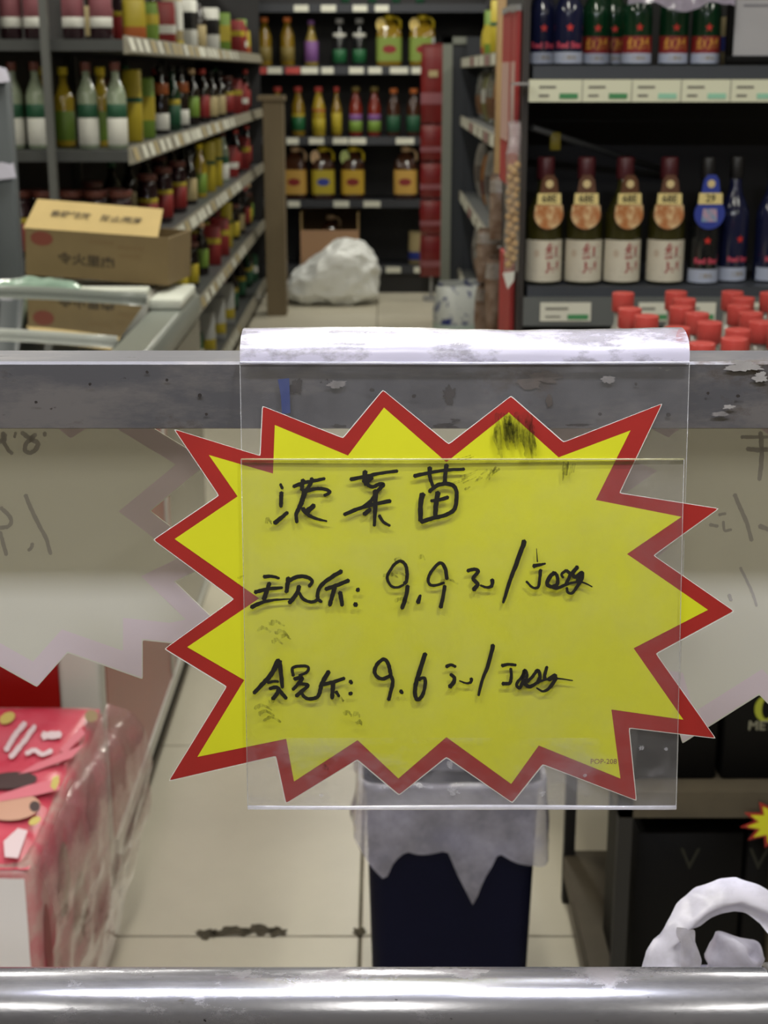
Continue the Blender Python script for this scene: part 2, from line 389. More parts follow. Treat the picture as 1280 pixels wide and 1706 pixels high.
C0 = 0.0009
MB().prism([sp(x,y,C0) for x,y in so], SN*0.0006).build('card_board', paper, card)
so2 = soften([tuple(Vector(p)+(Vector((743,995))-Vector(p)).normalized()*1.6) for p in OUT])
MB().add([sp(x,y,C0+0.00066) for x,y in so2],[tuple(range(len(so2)))]).build('red_border', red_m, card)
MB().add([sp(x,y,C0+0.00072) for x,y in INN],[tuple(range(len(INN)))]).build('yellow_panel', yel_m, card)

def smooth_path(p, n=5):
    if len(p) < 3:
        return [Vector(p[0]).lerp(Vector(p[-1]), k/4) for k in range(5)]
    q=[Vector(x) for x in p]; q=[q[0]*2-q[1]]+q+[q[-1]*2-q[-2]]; o=[]
    for i in range(1,len(q)-2):
        for k in range(n):
            t=k/n; a,b_,c,d=q[i-1],q[i],q[i+1],q[i+2]
            o.append(0.5*((2*b_)+(c-a)*t+(2*a-5*b_+4*c-d)*t*t+(3*b_-a-3*c+d)*t**3))
    o.append(q[-2]); return o
def stroke(mb, path, w0, w1, proj, rough=0.10, seed=0, z=0.0):
    pts = smooth_path(path); rnd=random.Random(seed); n=len(pts); Ls=[]; Rs=[]
    for i,p in enumerate(pts):
        t=(pts[min(i+1,n-1)]-pts[max(i-1,0)])
        if t.length<1e-6: t=Vector((1,0))
        t.normalize(); nn=Vector((-t.y,t.x)); w=(w0+(w1-w0)*i/(n-1))/2
        Ls.append(p+nn*w*(1+rough*(rnd.random()-0.5)*2)); Rs.append(p-nn*w*(1+rough*(rnd.random()-0.5)*2))
    t0=(pts[0]-pts[1]).normalized(); t1=(pts[-1]-pts[-2]).normalized()
    poly=[pts[0]+t0*w0*0.32]+Ls+[pts[-1]+t1*w1*0.32]+Rs[::-1]
    vs=[proj(p.x,p.y) for p in [pts[0]+t0*w0*0.32]+Ls+[pts[-1]+t1*w1*0.32]+Rs]
    fs=[(0,1,n+2),(n,n+1,2*n+1)]+[(1+i,2+i,n+3+i,n+2+i) for i in range(n-1)]
    mb.add(vs,fs)
C = {1:(430,760,180),2:(560,760,230),3:(400,930,220),4:(620,890,220),5:(820,890,190),6:(410,1080,210),7:(600,1060,200),8:(730,1060,250)}
WR = {
1:[([(265,330),(290,385)],30,34),([(278,430),(275,520),(272,600)],46,40),([(350,665),(270,735),(195,795)],40,50),([(420,360),(530,320),(650,295),(790,265)],44,36),
   ([(535,280),(525,340),(520,400)],48,44),([(640,262),(620,330),(560,420)],42,40),([(560,400),(530,500),(500,590),(455,680),(460,785)],62,38),
   ([(560,420),(640,395),(730,385),(820,400),(850,430),(785,465)],44,34),([(665,580),(590,650)],52,62),([(530,620),(590,690),(690,740),(815,770)],52,22)],
2:[([(135,215),(270,190),(400,160),(570,138)],34,28),([(270,140),(265,240)],42,44),([(330,190),(270,265)],46,34),([(290,265),(340,285),(400,260),(440,265),(380,330),(330,410),(250,475)],32,34),
   ([(75,540),(200,490),(330,450),(505,415)],32,34),([(365,320),(365,420),(360,540),(355,645)],46,26),([(260,540),(320,490)],36,34),([(400,550),(440,610),(500,645)],30,22),
   ([(725,185),(860,155),(1020,130),(1190,120)],34,26),([(870,105),(870,190),(900,280)],38,28),([(1025,80),(1015,160),(1010,250)],40,34),
   ([(865,330),(930,275),(1010,255),(1080,270),(1115,320),(1115,430),(1090,500),(1020,545),(900,575),(790,610)],34,36),([(805,350),(785,440),(785,600)],48,40),([(945,335),(930,420),(920,550)],44,38),([(880,415),(960,405),(1040,380)],26,34)],
3:[([(230,180),(310,175),(380,195)],34,24),([(145,330),(260,300),(410,285)],36,28),([(285,240),(260,320),(230,400)],38,40),([(110,475),(210,430),(330,405),(490,395)],42,12),([(470,190),(460,260),(450,330)],42,36),
   ([(480,215),(560,180),(640,180),(700,220),(670,275)],38,30),([(575,270),(550,340),(480,435)],40,38),([(570,335),(620,400),(690,425),(740,410),(760,370)],30,30),
   ([(985,125),(880,190),(790,260),(755,330),(755,390),(790,425)],40,30),([(830,300),(930,265),(1055,215)],36,36),([(920,280),(890,380),(870,460)],40,34),([(970,330),(980,390),(990,460)],42,34),([(1136,300),(1150,314)],40,40),([(1114,438),(1126,462)],40,40)],
4:[([(310,490),(250,515),(190,505),(150,440),(160,380),(220,290),(280,260),(325,300),(340,370),(335,450),(315,480)],22,34),([(345,500),(330,600),(290,720)],38,36),([(470,590),(445,665)],22,44),
   ([(700,470),(620,495),(565,490),(545,440),(570,370),(640,290),(680,285),(715,350),(725,435)],24,34),([(705,500),(690,600),(665,710)],32,38),([(925,355),(990,340),(1030,360),(980,430),(1025,480),(1000,520),(985,540)],30,40),([(1050,495),(1110,515),(1160,500),(1168,440)],18,38)],
5:[([(365,75),(290,290),(210,500),(150,690),(125,770)],52,26),([(500,160),(510,310)],6,14),([(465,360),(530,345),(600,330)],44,20),([(545,400),(535,500),(520,590),(460,600),(385,530)],36,24),
   ([(700,430),(650,480),(620,560),(670,590),(730,560),(735,480),(700,430)],44,36),([(640,580),(730,605),(830,565),(930,540),(1020,540),(1125,590)],40,14),([(835,405),(780,450),(800,490)],34,24),([(835,405),(875,450),(855,510),(830,560)],36,36),
   ([(960,365),(905,440),(940,480),(1010,430),(1010,500),(960,580),(900,660),(850,650),(840,600)],44,26),([(985,450),(970,540)],56,60)],
6:[([(330,120),(260,260),(180,350),(80,455)],50,38),([(340,130),(355,250),(370,400)],44,34),([(220,350),(290,335),(330,340)],28,24),([(240,410),(310,395),(350,440),(410,510)],34,36),([(330,420),(310,470),(270,515)],36,40),
   ([(480,280),(475,200),(560,180),(630,190),(620,240),(540,280)],30,26),([(490,310),(570,300),(540,350),(475,420)],38,32),([(540,360),(630,375),(560,440),(510,485)],32,38),
   ([(560,450),(600,500),(660,515),(730,490),(755,420),(770,360),(840,235)],30,44),([(760,370),(860,350),(1000,305)],38,32),([(885,340),(880,430),(875,510)],44,36),([(915,440),(945,490)],34,26),([(1055,332),(1075,355)],34,36),([(1050,465),(1075,455)],34,34)],
7:[([(325,425),(240,455),(180,430),(155,370),(190,290),(255,245),(300,290),(320,370),(330,430)],36,38),([(335,430),(350,490),(330,580),(305,680)],38,36),([(432,578),(452,608)],36,34),
   ([(695,185),(650,330),(600,490),(585,600),(610,675),(660,640),(690,550),(695,460),(660,445),(630,470)],46,30),([(920,325),(970,305),(1020,325)],36,28),([(965,405),(1005,440),(1000,490),(955,540)],30,46),([(1060,475),(1130,500),(1180,490),(1190,450)],14,36)],
8:[([(470,75),(430,240),(380,370),(345,505)],34,20),([(545,250),(600,240),(665,245)],28,22),([(620,275),(625,350),(610,400),(550,405)],22,30),([(735,290),(725,370),(700,440),(670,410),(720,340),(740,290),(760,330),(740,420)],26,24),
   ([(735,400),(780,430),(840,400),(900,375),(1010,360),(1150,378)],34,10),([(760,390),(810,340),(850,290),(870,340),(850,400)],24,30),([(930,260),(910,330),(910,370)],26,30),([(1005,335),(940,370)],40,34),([(1010,350),(960,430),(900,470),(840,440)],34,12)]}
for nm, ks in (('written_name',(1,2)),('written_price',(3,4,5)),('written_price',(6,7,8))):
    b=MB(); i=0
    for k in ks:
        x0,y0,w=C[k]; s=1280.0/w
        for path,w0,w1 in WR[k]:
            i+=1; stroke(b,path,w0*1.12,w1*1.12,lambda x,y: sp(x0+x/s,y0+y/s,0.00315+0.000004*i),0.12,i)
    b.build(nm, ink, slv, fix=False)
text_obj('printed_code','POP-208',0.0034,M('code_ink',(120,50,20),0.6),card,sp(1006,1269,C0+0.00078),(1,0,0),SU)
# wiped marker smears on the sleeve
smear = FILM('wiped_marker',(40,38,20),0.12,0.6,0.5,vs=160,gl=0.2,thr=(0.42,0.66),stretch=(3,1,0.6))
b=MB(); rnd=random.Random(3)
for k in range(34):
    x=826+rnd.random()*64; y=688+rnd.random()*34+max(0,(858-826)*0)
    stroke(b,[(x,y),(x+rnd.random()*12-4,y+14+rnd.random()*16),(x+8*rnd.random(),y+26+rnd.random()*20)],6+6*rnd.random(),4,lambda a,c: sp(a,c,0.0036),0.3,k)
for k in range(10):
    x=938+rnd.random()*28; y=768+rnd.random()*12
    stroke(b,[(x,y),(x-2,y+14+rnd.random()*8)],3,2,lambda a,c: sp(a,c,0.0036),0.3,k)
for k in range(9):
    x=795+rnd.random()*40; y=770+rnd.random()*30
    stroke(b,[(x,y),(x-12*rnd.random(),y+8)],4,2,lambda a,c: sp(a,c,0.0036),0.3,k)
for k in range(8):
    x=745+rnd.random()*30; y=765+rnd.random()*50
    stroke(b,[(x,y),(x+22,y-6-6*rnd.random())],2.4,1.4,lambda a,c: sp(a,c,0.0036),0.3,k)
for (x,y,l) in ((443,870,14),(430,1050,30),(450,1040,34),(460,1055,26),(470,1062,20),(455,1070,22),(425,1180,40),(432,1190,36),(440,1200,40),(450,1170,30),(560,1165,18),(575,1190,16),(590,1192,14),(596,1205,10),(640,960,34),(650,958,40),(660,1002,30),(735,970,40),(700,930,12),(660,935,14),(540,1280,10),(500,1140,8)):
    stroke(b,[(x,y),(x+l*0.3,y-5),(x+l*0.7,y+3)],7,3,lambda a,c: sp(a,c,0.0036),0.5,x)
for (x,y) in ((397,963),(795,800),(775,815),(770,800)):
    stroke(b,[(x,y),(x+9,y-4)],5,2,lambda a,c: sp(a,c,0.0036),0.3,x)
b.build('wiped_ink', smear, slv, fix=False)['kind'] = 'stuff'

# ---- backs of two more burst cards behind the bar
def inset(poly, d):
    n=len(poly); o=[]
    ar=sum(poly[i][0]*poly[(i+1)%n][1]-poly[(i+1)%n][0]*poly[i][1] for i in range(n)); sg=1 if ar>0 else -1
    for i in range(n):
        p=Vector(poly[i]); e0=(p-Vector(poly[i-1])).normalized(); e1=(Vector(poly[(i+1)%n])-p).normalized()
        n0=Vector((-e0.y,e0.x))*sg; n1=Vector((-e1.y,e1.x))*sg; m=(n0+n1)
        if m.length<1e-4: m=n0
        m.normalize(); o.append(tuple(p+m*min(d/max(0.32,m.dot(n0)),d*2.6)))
    return o
TA2=R(2.0); BN=Vector((0,-math.cos(TA2),math.sin(TA2))); BO=Vector((0,RB+0.0042,ZT)); BU=Vector((0,math.sin(TA2),math.cos(TA2)))
def bp_(px,py,off=0.0):
    d=ray(px,py); o=BO+BN*off
    return EYE+d*((o-EYE).dot(BN)/d.dot(BN))
LEFT=[(-310,720),(-300,640),(-200,690),(-120,620),(-40,690),(40,625),(120,690),(200,640),(222,692),(350,770),(251,851),(285,877),(372,930),(292,969),(378,1052),(284,1071),(238,1066),(238,1131),(113,1087),(62,1144),(-20,1098),(-90,1150),(-180,1095),(-260,1140),(-290,1070),(-400,1080),(-350,980),(-430,900),(-350,830),(-420,740)]
RIGHT=[(1137,1238),(1112,1150),(1005,1130),(1070,1050),(960,990),(1052,920),(930,860),(1030,790),(870,716),(1000,690),(1010,640),(1110,690),(1200,620),(1290,690),(1370,620),(1460,690),(1560,640),(1570,720),(1690,740),(1620,830),(1700,900),(1620,980),(1680,1080),(1560,1070),(1550,1150),(1460,1235),(1390,1160),(1330,1225),(1265,1157)]
back_m=see_through(M('card_back',(220,218,207),0.75),0.42); pink_m=see_through(M('card_back_pink',(226,212,217),0.75),0.35)
ghost=see_through(M('show_through_ink',(192,188,184),0.8),0.35); slot_red=M('red_slot',(120,52,48),0.6)
def back_card(poly,label,cx,strokes):
    t=thing('price_card',label,'price sign',(cx,RB+0.02,ZB-0.2))
    MB().prism([bp_(x,y) for x,y in soften(poly,4)], BN*0.0006).build('card_board', back_m, t)
    ii=inset(poly,33); nn=len(poly); MB().add([bp_(x,y,0.00066) for x,y in inset(poly,1.5)]+[bp_(x,y,0.00066) for x,y in ii],[(i,(i+1)%nn,(i+1)%nn+nn,i+nn) for i in range(nn)]).build('border_tint', pink_m, t)
    b=MB()
    for i,(p,w) in enumerate(strokes): stroke(b,p,w,w*0.9,lambda x,y: bp_(x,y,0.00072+0.000003*i),0.15,i)
    b.build('show_through', ghost, t, fix=False)
    return t
s=7.415
def Lc(l): return [(x/s,710+y/s) for x,y in l]
back_card(LEFT,'white back of a burst card on the left, mirrored handwriting showing through',-0.05,
  [(Lc([(315,850),(380,1010),(470,1200),(570,1390),(625,1580)]),7),(Lc([(400,1450),(390,1500),(350,1535)]),6),(Lc([(10,1010),(100,1090),(140,1170),(100,1240),(0,1255)]),7),(Lc([(0,1310),(40,1450),(80,1590)]),7),
   (Lc([(270,80),(340,130),(400,170),(470,210),(440,290),(370,330),(310,300),(320,220),(380,160),(440,100)]),8),(Lc([(40,80),(40,180),(100,290),(150,340)]),7),(Lc([(0,190),(50,180),(60,100)]),8),(Lc([(555,80),(550,120)]),7),(Lc([(190,80),(180,140)]),5)])
s2=5.329
def Rc(l): return [(1140+x/s2,700+y/s2) for x,y in l]
back_card(RIGHT,'white back of a burst card on the right, partly behind the yellow card',0.2,
  [(Rc([(450,660),(500,780),(560,920),(600,1070)]),7),(Rc([(500,1310),(560,1430),(610,1540),(645,1650)]),5),(Rc([(510,150),(620,150),(746,150)]),6),(Rc([(560,255),(650,265),(746,260)]),8),(Rc([(680,110),(690,250),(685,400),(670,530)]),8),(Rc([(670,940),(746,970)]),8),
   (Rc([(310,840),(370,830)]),5),(Rc([(350,900),(360,980),(420,970)]),5),(Rc([(230,930),(300,940)]),6),(Rc([(400,1550),(420,1600)]),6)])
#@@PART3
# ================================================================== PRODUCT KINDS (mesh data shared by copies)
def glassy(name,c,rough=0.12): return M(name,c,rough,0.0,spec=0.7)
W_=M('label_white',(206,206,198),0.55); G_=M('label_green',(30,80,54),0.5); Y_=M('label_yellow',(176,158,40),0.5); RD=M('label_red',(128,34,34),0.5); OR_=M('label_orange',(170,92,44),0.5)
LG=M('label_lime',(110,140,52),0.5); PK=M('label_pink',(140,84,92),0.5); CR=M('label_cream',(170,154,112),0.6); BL=M('label_blue',(44,60,150),0.5); PU=M('label_purple',(122,80,140),0.5)
DKc=M('cap_black',(22,21,22),0.4); RC=M('cap_red',(194,74,68),0.35); YC=M('cap_yellow',(226,200,40),0.35); OC=M('cap_orange',(214,120,60),0.4); BC=M('cap_brown',(98,52,44),0.4); MC=M('cap_maroon',(70,24,30),0.4)
CC=M('cap_cream',(214,180,140),0.5); OLC=M('cap_olive',(120,104,50),0.5); GRc=M('cap_grey',(150,150,150),0.4); GNc=M('cap_green',(26,90,52),0.4)
oil=glassy('oil_amber',(132,106,24)); oil2=glassy('oil_gold',(170,146,40)); soy=glassy('soy_dark',(26,16,12)); vin=glassy('vinegar_glass',(138,150,128)); olv=glassy('olive_glass',(52,50,20)); mar=glassy('maroon_jar',(44,22,28)); redliq=glassy('red_liquid',(120,36,22)); navy=glassy('navy_glass',(24,28,58)); grn=glassy('green_glass',(14,52,30)); drk=glassy('dark_glass',(22,24,26)); clrl=glassy('clear_liquor',(150,150,142)); brn=glassy('brown_sauce',(62,34,20)); tea=glassy('pale_oil',(150,130,60))
KINDS={}
def prof_bottle(h,r,nr,sh,neck):
    return [(r*0.9,0),(r,h*0.02),(r,h*sh*0.5),(r,h*sh),(r*0.86,h*(sh+0.06)),(nr*1.25,h*(neck-0.03)),(nr,h*neck),(nr,h*0.93)]
def k_bottle(key,name,h,r,body,cap,bands=(),nr=None,sh=0.58,neck=0.80,seg=14,capr=None,cz=0.90):
    nr=nr or r*0.38; parts=[('body',MB().lathe(prof_bottle(h,r,nr,sh,neck),seg).mesh('body',body))]
    cr=capr or nr*1.25
    parts.append(('cap',MB().lathe([(cr,h*cz),(cr*1.05,h*cz+0.0005),(cr*1.05,h-0.0012),(cr*1.04,h-0.0004),(cr*0.98,h)],seg).mesh('cap',cap)))
    for z0,z1,m in bands:
        parts.append(('wrap_label',MB().lathe([(r*1.0,z0*h),(r*1.015,z0*h+0.0006),(r*1.015,z1*h-0.0006),(r*1.0,z1*h)],seg,cap=False).mesh('wrap_label',m)))
    KINDS[key]=(name,parts,h)
def k_jug(key,name,w,d,h,body,cap,label,handle,tagm=None):
    b=MB(); r=min(w,d)*0.22
    def ring(k,z): 
        o=[]
        for cx,cy,a0 in ((1,1,0),(-1,1,90),(-1,-1,180),(1,-1,270)):
            for q in range(4):
                a=R(a0+30*q); o.append(((cx*(w/2-r)+r*math.cos(a))*k,(cy*(d/2-r)+r*math.sin(a))*k,z))
        return o
    b.loft([ring(0.93,0),ring(1,h*0.03),ring(0.97,h*0.3),ring(1,h*0.62),ring(0.86,h*0.74),ring(0.5,h*0.84),ring(0.28,h*0.88),ring(0.27,h*0.94)],0,True,True)
    parts=[('body',b.mesh('body',body)),('cap',MB().lathe([(w*0.19,h*0.90),(w*0.2,h*0.905),(w*0.2,h*0.985),(w*0.17,h)],14).mesh('cap',cap))]
    parts.append(('handle',MB().tube([(w*0.12,0,h*0.93),(w*0.34,0,h*0.93),(w*0.46,0,h*0.86),(w*0.46,0,h*0.72)],w*0.055,8).mesh('handle',handle)))
    parts.append(('wrap_label',MB().loft([ring(1.012,h*0.10),ring(1.012,h*0.56)],0,True,False).mesh('wrap_label',label)))
    e=MB().add([(w*0.28*math.cos(2*math.pi*k/16),-d*0.508,h*0.33+w*0.16*math.sin(2*math.pi*k/16)) for k in range(16)],[tuple(range(16))])
    parts.append(('emblem',e.mesh('emblem',BL if label is Y_ else RD)))
    if tagm:
        t=MB(); t.prism([(-w*0.34+w*0.2*math.cos(2*math.pi*k/16),-d*0.40,h*0.80+h*0.13*math.sin(2*math.pi*k/16)) for k in range(16)],(0,0.002,0))
        parts.append(('neck_tag',t.mesh('neck_tag',tagm)))
    KINDS[key]=(name,parts,h)
def k_carton(key,name,w,d,h,mat,bands=()):
    parts=[('box',MB().rbox(-w/2,w/2,-d/2,d/2,0,h,0.004,n=1).mesh('box',mat))]
    e=0.0008
    for z0,z1,m in bands:
        parts.append(('print',MB().box(-w/2-e,w/2+e,-d/2-e,d/2+e,z0*h,z1*h).mesh('print',m)))
    parts.append(('flap',MB().box(-w*0.46,w*0.46,-d*0.45,d*0.45,h,h+0.002).mesh('flap',mat)))
    KINDS[key]=(name,parts,h)
def k_pack(key,name,w,d,h,mat,bands=(),seal=None):
    def sec(t):
        k=math.sin(math.pi*min(1,max(0,0.06+t*0.86)))**0.55; return k
    def surf(o):
        def fn(u,v):
            a=2*math.pi*u; k=sec(v); x=math.cos(a); y=math.sin(a)
            x=math.copysign(abs(x)**0.6,x); y=math.copysign(abs(y)**0.8,y)
            return ((w/2+o)*x*(0.93+0.07*k)*(1+0.02*math.sin(17*v+a*3)), (d/2*k+o+0.001)*y, h*v)
        return fn
    b=MB(); b.grid(surf(0),16,12); parts=[('pouch',b.mesh('pouch',mat))]
    for z0,z1,m in bands:
        f=surf(0.0012); parts.append(('print',MB().grid(lambda u,v:f(u,z0+(z1-z0)*v),16,4).mesh('print',m)))
    parts.append(('seal',MB().box(-w*0.46,w*0.46,-0.0015,0.0015,h*0.985,h*1.05).mesh('seal',seal or mat)))
    KINDS[key]=(name,parts,h)

k_bottle('vinegar','vinegar_bottle',0.275,0.033,vin,BC,((0.05,0.36,W_),(0.36,0.52,G_)),sh=0.62,neck=0.82)
k_bottle('golden','golden_bottle',0.26,0.034,oil2,YC,((0.08,0.45,LG),),sh=0.6)
k_bottle('soy_orange','sauce_bottle',0.27,0.034,soy,DKc,((0.58,0.74,OR_),(0.06,0.30,W_)),sh=0.56)
k_bottle('soy_lime','sauce_bottle',0.26,0.034,soy,CC,((0.15,0.5,LG),),sh=0.6)
k_bottle('soy_red','sauce_bottle',0.26,0.035,soy,RC,((0.1,0.5,RD),),sh=0.6)
k_bottle('soy_cream','sauce_bottle',0.25,0.034,soy,DKc,((0.08,0.48,CR),),sh=0.6)
k_bottle('soy_green','sauce_bottle',0.27,0.036,soy,GNc,((0.08,0.4,G_),(0.4,0.5,Y_)),sh=0.6)
k_bottle('dark_green','dark_green_bottle',0.27,0.033,grn,DKc,((0.1,0.4,G_),(0.4,0.48,Y_)),sh=0.58)
k_bottle('jar_red','sauce_jar',0.22,0.040,mar,BC,((0.10,0.52,RD),(0.52,0.60,Y_)),nr=0.030,sh=0.74,neck=0.86,capr=0.037)
k_bottle('jar_maroon','sauce_jar',0.20,0.036,mar,DKc,((0.18,0.34,W_),(0.34,0.80,PK)),nr=0.028,sh=0.84,neck=0.9,capr=0.034)
k_bottle('jar_yellow','sauce_jar',0.21,0.037,soy,BC,((0.10,0.52,Y_),),nr=0.030,sh=0.74,neck=0.86,capr=0.037)
k_bottle('can_brown','drink_can',0.16,0.04,brn,GNc,((0.2,0.8,CR),),nr=0.036,sh=0.88,neck=0.92,capr=0.038)
k_carton('box_yellow','tall_carton',0.062,0.07,0.25,Y_,((0.55,0.62,G_),))
k_carton('box_yellowgreen','tall_carton',0.065,0.07,0.22,LG,((0.3,0.7,Y_),))
k_carton('box_cream','tall_carton',0.07,0.08,0.24,CR,((0.3,0.8,W_),(0.0,0.12,Y_)))
k_carton('box_white','tall_carton',0.075,0.08,0.22,W_,((0.4,0.75,DKc),))
k_carton('box_red','tall_carton',0.10,0.09,0.2,RD,((0.55,0.7,Y_),))
k_pack('pack_yellow','seasoning_packet',0.085,0.05,0.15,Y_,((0.1,0.38,OR_),))
k_pack('pack_orange','seasoning_packet',0.085,0.05,0.15,LG,((0.5,0.75,Y_),))
k_pack('pack_red','seasoning_packet',0.10,0.06,0.17,RD,((0.3,0.5,W_),))
k_pack('pack_white','seasoning_packet',0.13,0.08,0.22,M('bag_white',(176,178,176),0.35),((0.15,0.4,Y_),))
k_pack('pack_green','seasoning_packet',0.10,0.06,0.18,G_,((0.35,0.6,W_),))
k_bottle('oil_red','oil_bottle',0.33,0.046,oil,RC,((0.12,0.4,GNc),(0.4,0.46,Y_)),sh=0.60,neck=0.84,nr=0.021)
k_bottle('oil_yellowlabel','oil_bottle',0.33,0.046,oil2,RC,((0.10,0.36,Y_),(0.5,0.56,OR_)),sh=0.60,neck=0.84,nr=0.021)
k_bottle('oil_slim','oil_bottle',0.33,0.036,oil,RC,((0.08,0.48,Y_),),sh=0.55,neck=0.8)
k_bottle('oil_redgreen','oil_bottle',0.33,0.045,redliq,OLC,((0.10,0.32,LG),(0.32,0.45,PU)),sh=0.60,neck=0.84,nr=0.021)
k_bottle('oil_orange','oil_bottle',0.32,0.046,brn,OC,((0.10,0.44,G_),),sh=0.62,neck=0.84,nr=0.021)
k_bottle('oil_amber','oil_bottle',0.32,0.048,oil,OC,((0.12,0.4,OLC),),sh=0.62,neck=0.84,nr=0.021)
k_bottle('oil_purple','oil_bottle',0.30,0.047,tea,PU,((0.1,0.55,PU),),sh=0.5,neck=0.8)
k_bottle('oil_clear','oil_bottle',0.31,0.046,drk,GRc,((0.08,0.36,GNc),(0.62,0.70,W_)),sh=0.62,neck=0.84,nr=0.021)
k_jug('jug_yellow','oil_jug',0.16,0.13,0.36,brn,YC,Y_,YC,CC)
k_jug('jug_orange','oil_jug',0.16,0.13,0.36,brn,YC,M('label_gold',(196,160,50),0.5),YC,M('tag_lime',(190,206,130),0.5))
k_jug('jug_brown','oil_jug',0.16,0.13,0.36,brn,CC,M('label_tan',(190,150,70),0.5),CC)
k_jug('jug_light','oil_jug',0.17,0.13,0.34,oil,YC,M('label_olive',(120,140,60),0.5),YC,M('tag_gold',(226,200,120),0.5))

def put(kind,loc,label,cat,group,rz=None,scale=1.0,w=1.0):
    name,parts,h=KINDS[kind]
    t=thing(name,label,cat,(loc[0],loc[1],loc[2]+0.0015),group,random.uniform(-0.3,0.3) if rz is None else rz)
    t.scale=(scale*w,scale*w,scale)
    for pn,me in parts: link(pn,me,t)
    return t

# ================================================================== SHELVING
shelf_m=M('shelf_grey',(72,74,74),0.5,0.3,var=0.1,vs=8); dark_m=M('shelf_dark',(34,33,35),0.6,var=0.15,vs=6); post_m=M('post_grey',(96,98,96),0.5,0.2)
rail_pl=M('price_rail',(138,134,120),0.4,var=0.12,vs=30); tagw=M('price_tag',(214,214,200),0.55); tagg=M('tag_green',(70,140,90),0.6); tagmint=M('tag_mint',(150,206,180),0.6); tagr=M('tag_red',(180,70,66),0.6); txt=M('tag_print',(120,118,110),0.7)
# ---------------- left gondola
GXF,GXB,GYN,GYF=-0.83,-1.27,5.0,10.45
gl=thing('shelving_unit','long grey shelving unit of sauces and bottles along the left aisle','shelf',(-1.05,7.7,0))
LZ=[1.60,1.255,0.90,0.52,0.12]
for i,z in enumerate(LZ):
    MB().box(GXB,GXF,GYN,GYF,z-0.035,z).build('shelf_board',shelf_m,gl)
    pr=MB().add([(GXF,GYN,z-0.045),(GXF+0.022,GYN,z-0.040),(GXF+0.006,GYN,z+0.012),(GXF,GYN,z+0.012),(GXF,GYF,z-0.045),(GXF+0.022,GYF,z-0.040),(GXF+0.006,GYF,z+0.012),(GXF,GYF,z+0.012)],
       [(0,1,2,3),(7,6,5,4),(0,4,5,1),(1,5,6,2),(2,6,7,3),(3,7,4,0)]).build('price_rail',rail_pl,gl)
    y=GYN+0.03; k=0; rnd=random.Random(i)
    while y<GYF-0.2 and k<22:
        ln=0.07+0.03*rnd.random(); e=0.0015
        mm=tagw if rnd.random()<0.8 else CR
        MB().add([(GXF+0.021+e,y,z-0.034),(GXF+0.021+e,y+ln,z-0.034),(GXF+0.009+e,y+ln,z+0.006),(GXF+0.009+e,y,z+0.006)],[(0,1,2,3)]).build('price_tag',mm,pr,fix=False)
        y+=ln+0.02+rnd.random()*0.12; k+=1
MB().box(GXB-0.02,GXB,GYN,GYF,0.0,2.15).build('back_panel',dark_m,gl)
MB().box(GXB,GXF-0.02,GYN+0.02,GYF,0.0,0.085).build('kick_plate',dark_m,gl)
pxx=-1.075
for y in (GYN-0.01,6.3,7.6,8.9,10.2):
    MB().box(pxx-0.012 if y<5.2 else GXB,(pxx+0.012) if y<5.2 else GXB+0.03,y-0.02,y+0.012,0,2.15).build('upright',post_m,gl)
MB().box(GXB,GXF,GYF,GYF+0.02,0,2.15).build('end_panel',dark_m,gl)
LV=['top','second','third','fourth','bottom']
GD=['sauces on the left unit']
DESC={'vinegar':'vinegar bottle with green-white label','golden':'golden bottle with yellow cap','soy_orange':'dark bottle with orange neck band','soy_lime':'dark sauce bottle with lime label','soy_red':'dark sauce bottle with red label','soy_cream':'dark sauce bottle with cream label','soy_green':'dark bottle with green label','dark_green':'dark green bottle','jar_red':'dark sauce jar with red label','jar_maroon':'maroon jar with pink-white label','jar_yellow':'dark jar with yellow label','can_brown':'brown can with green lid','box_yellow':'tall yellow carton','box_yellowgreen':'lime and yellow carton','box_cream':'cream carton','box_white':'white and black carton','box_red':'red carton','pack_yellow':'yellow and orange packet','pack_orange':'lime and yellow packet','pack_red':'red packet with white band','pack_white':'white bag with yellow band','pack_green':'green packet'}
CATS=lambda k:'bottle' if k.startswith(('vin','gold','soy','dark','oil')) else ('jar' if k.startswith('jar') else ('can' if k.startswith('can') else ('carton' if k.startswith('box') else ('jug' if k.startswith('jug') else 'packet'))))
# items at the near end of each shelf: (pixel x, kind, Y)
near=[(0,'jar_maroon',[17,57,121,167]),(1,'vinegar',[24,62,147,195]),(2,'jar_red',[37,78,122,163,204])]
for lv,kd,xs in near:
    for n,px in enumerate(xs):
        Y=5.10; z=LZ[lv]; put(kd,(x_at(px,Y,z+0.1),Y,z),f"{DESC[kd]}, {ORD[n]} from the left, near end of {LV[lv]} left shelf",CATS(kd),f'{KINDS[kd][0].replace("_"," ")}s at the near end')
for n,px in enumerate((73,108,170)):
    Y=5.26; z=LZ[1]; put('golden',(x_at(px,Y,z+0.1),Y,z),f"{DESC['golden']} behind the vinegar bottles, {ORD[n]} from the left",'bottle','golden bottles behind vinegar')
for n,px in enumerate((58,104,148,192)):
    Y=5.30; z=LZ[2]; put('jar_yellow',(x_at(px,Y,z+0.1),Y,z),f"{DESC['jar_yellow']} behind the red-label jars, {ORD[n]} from the left",'jar','yellow jars behind red jars')
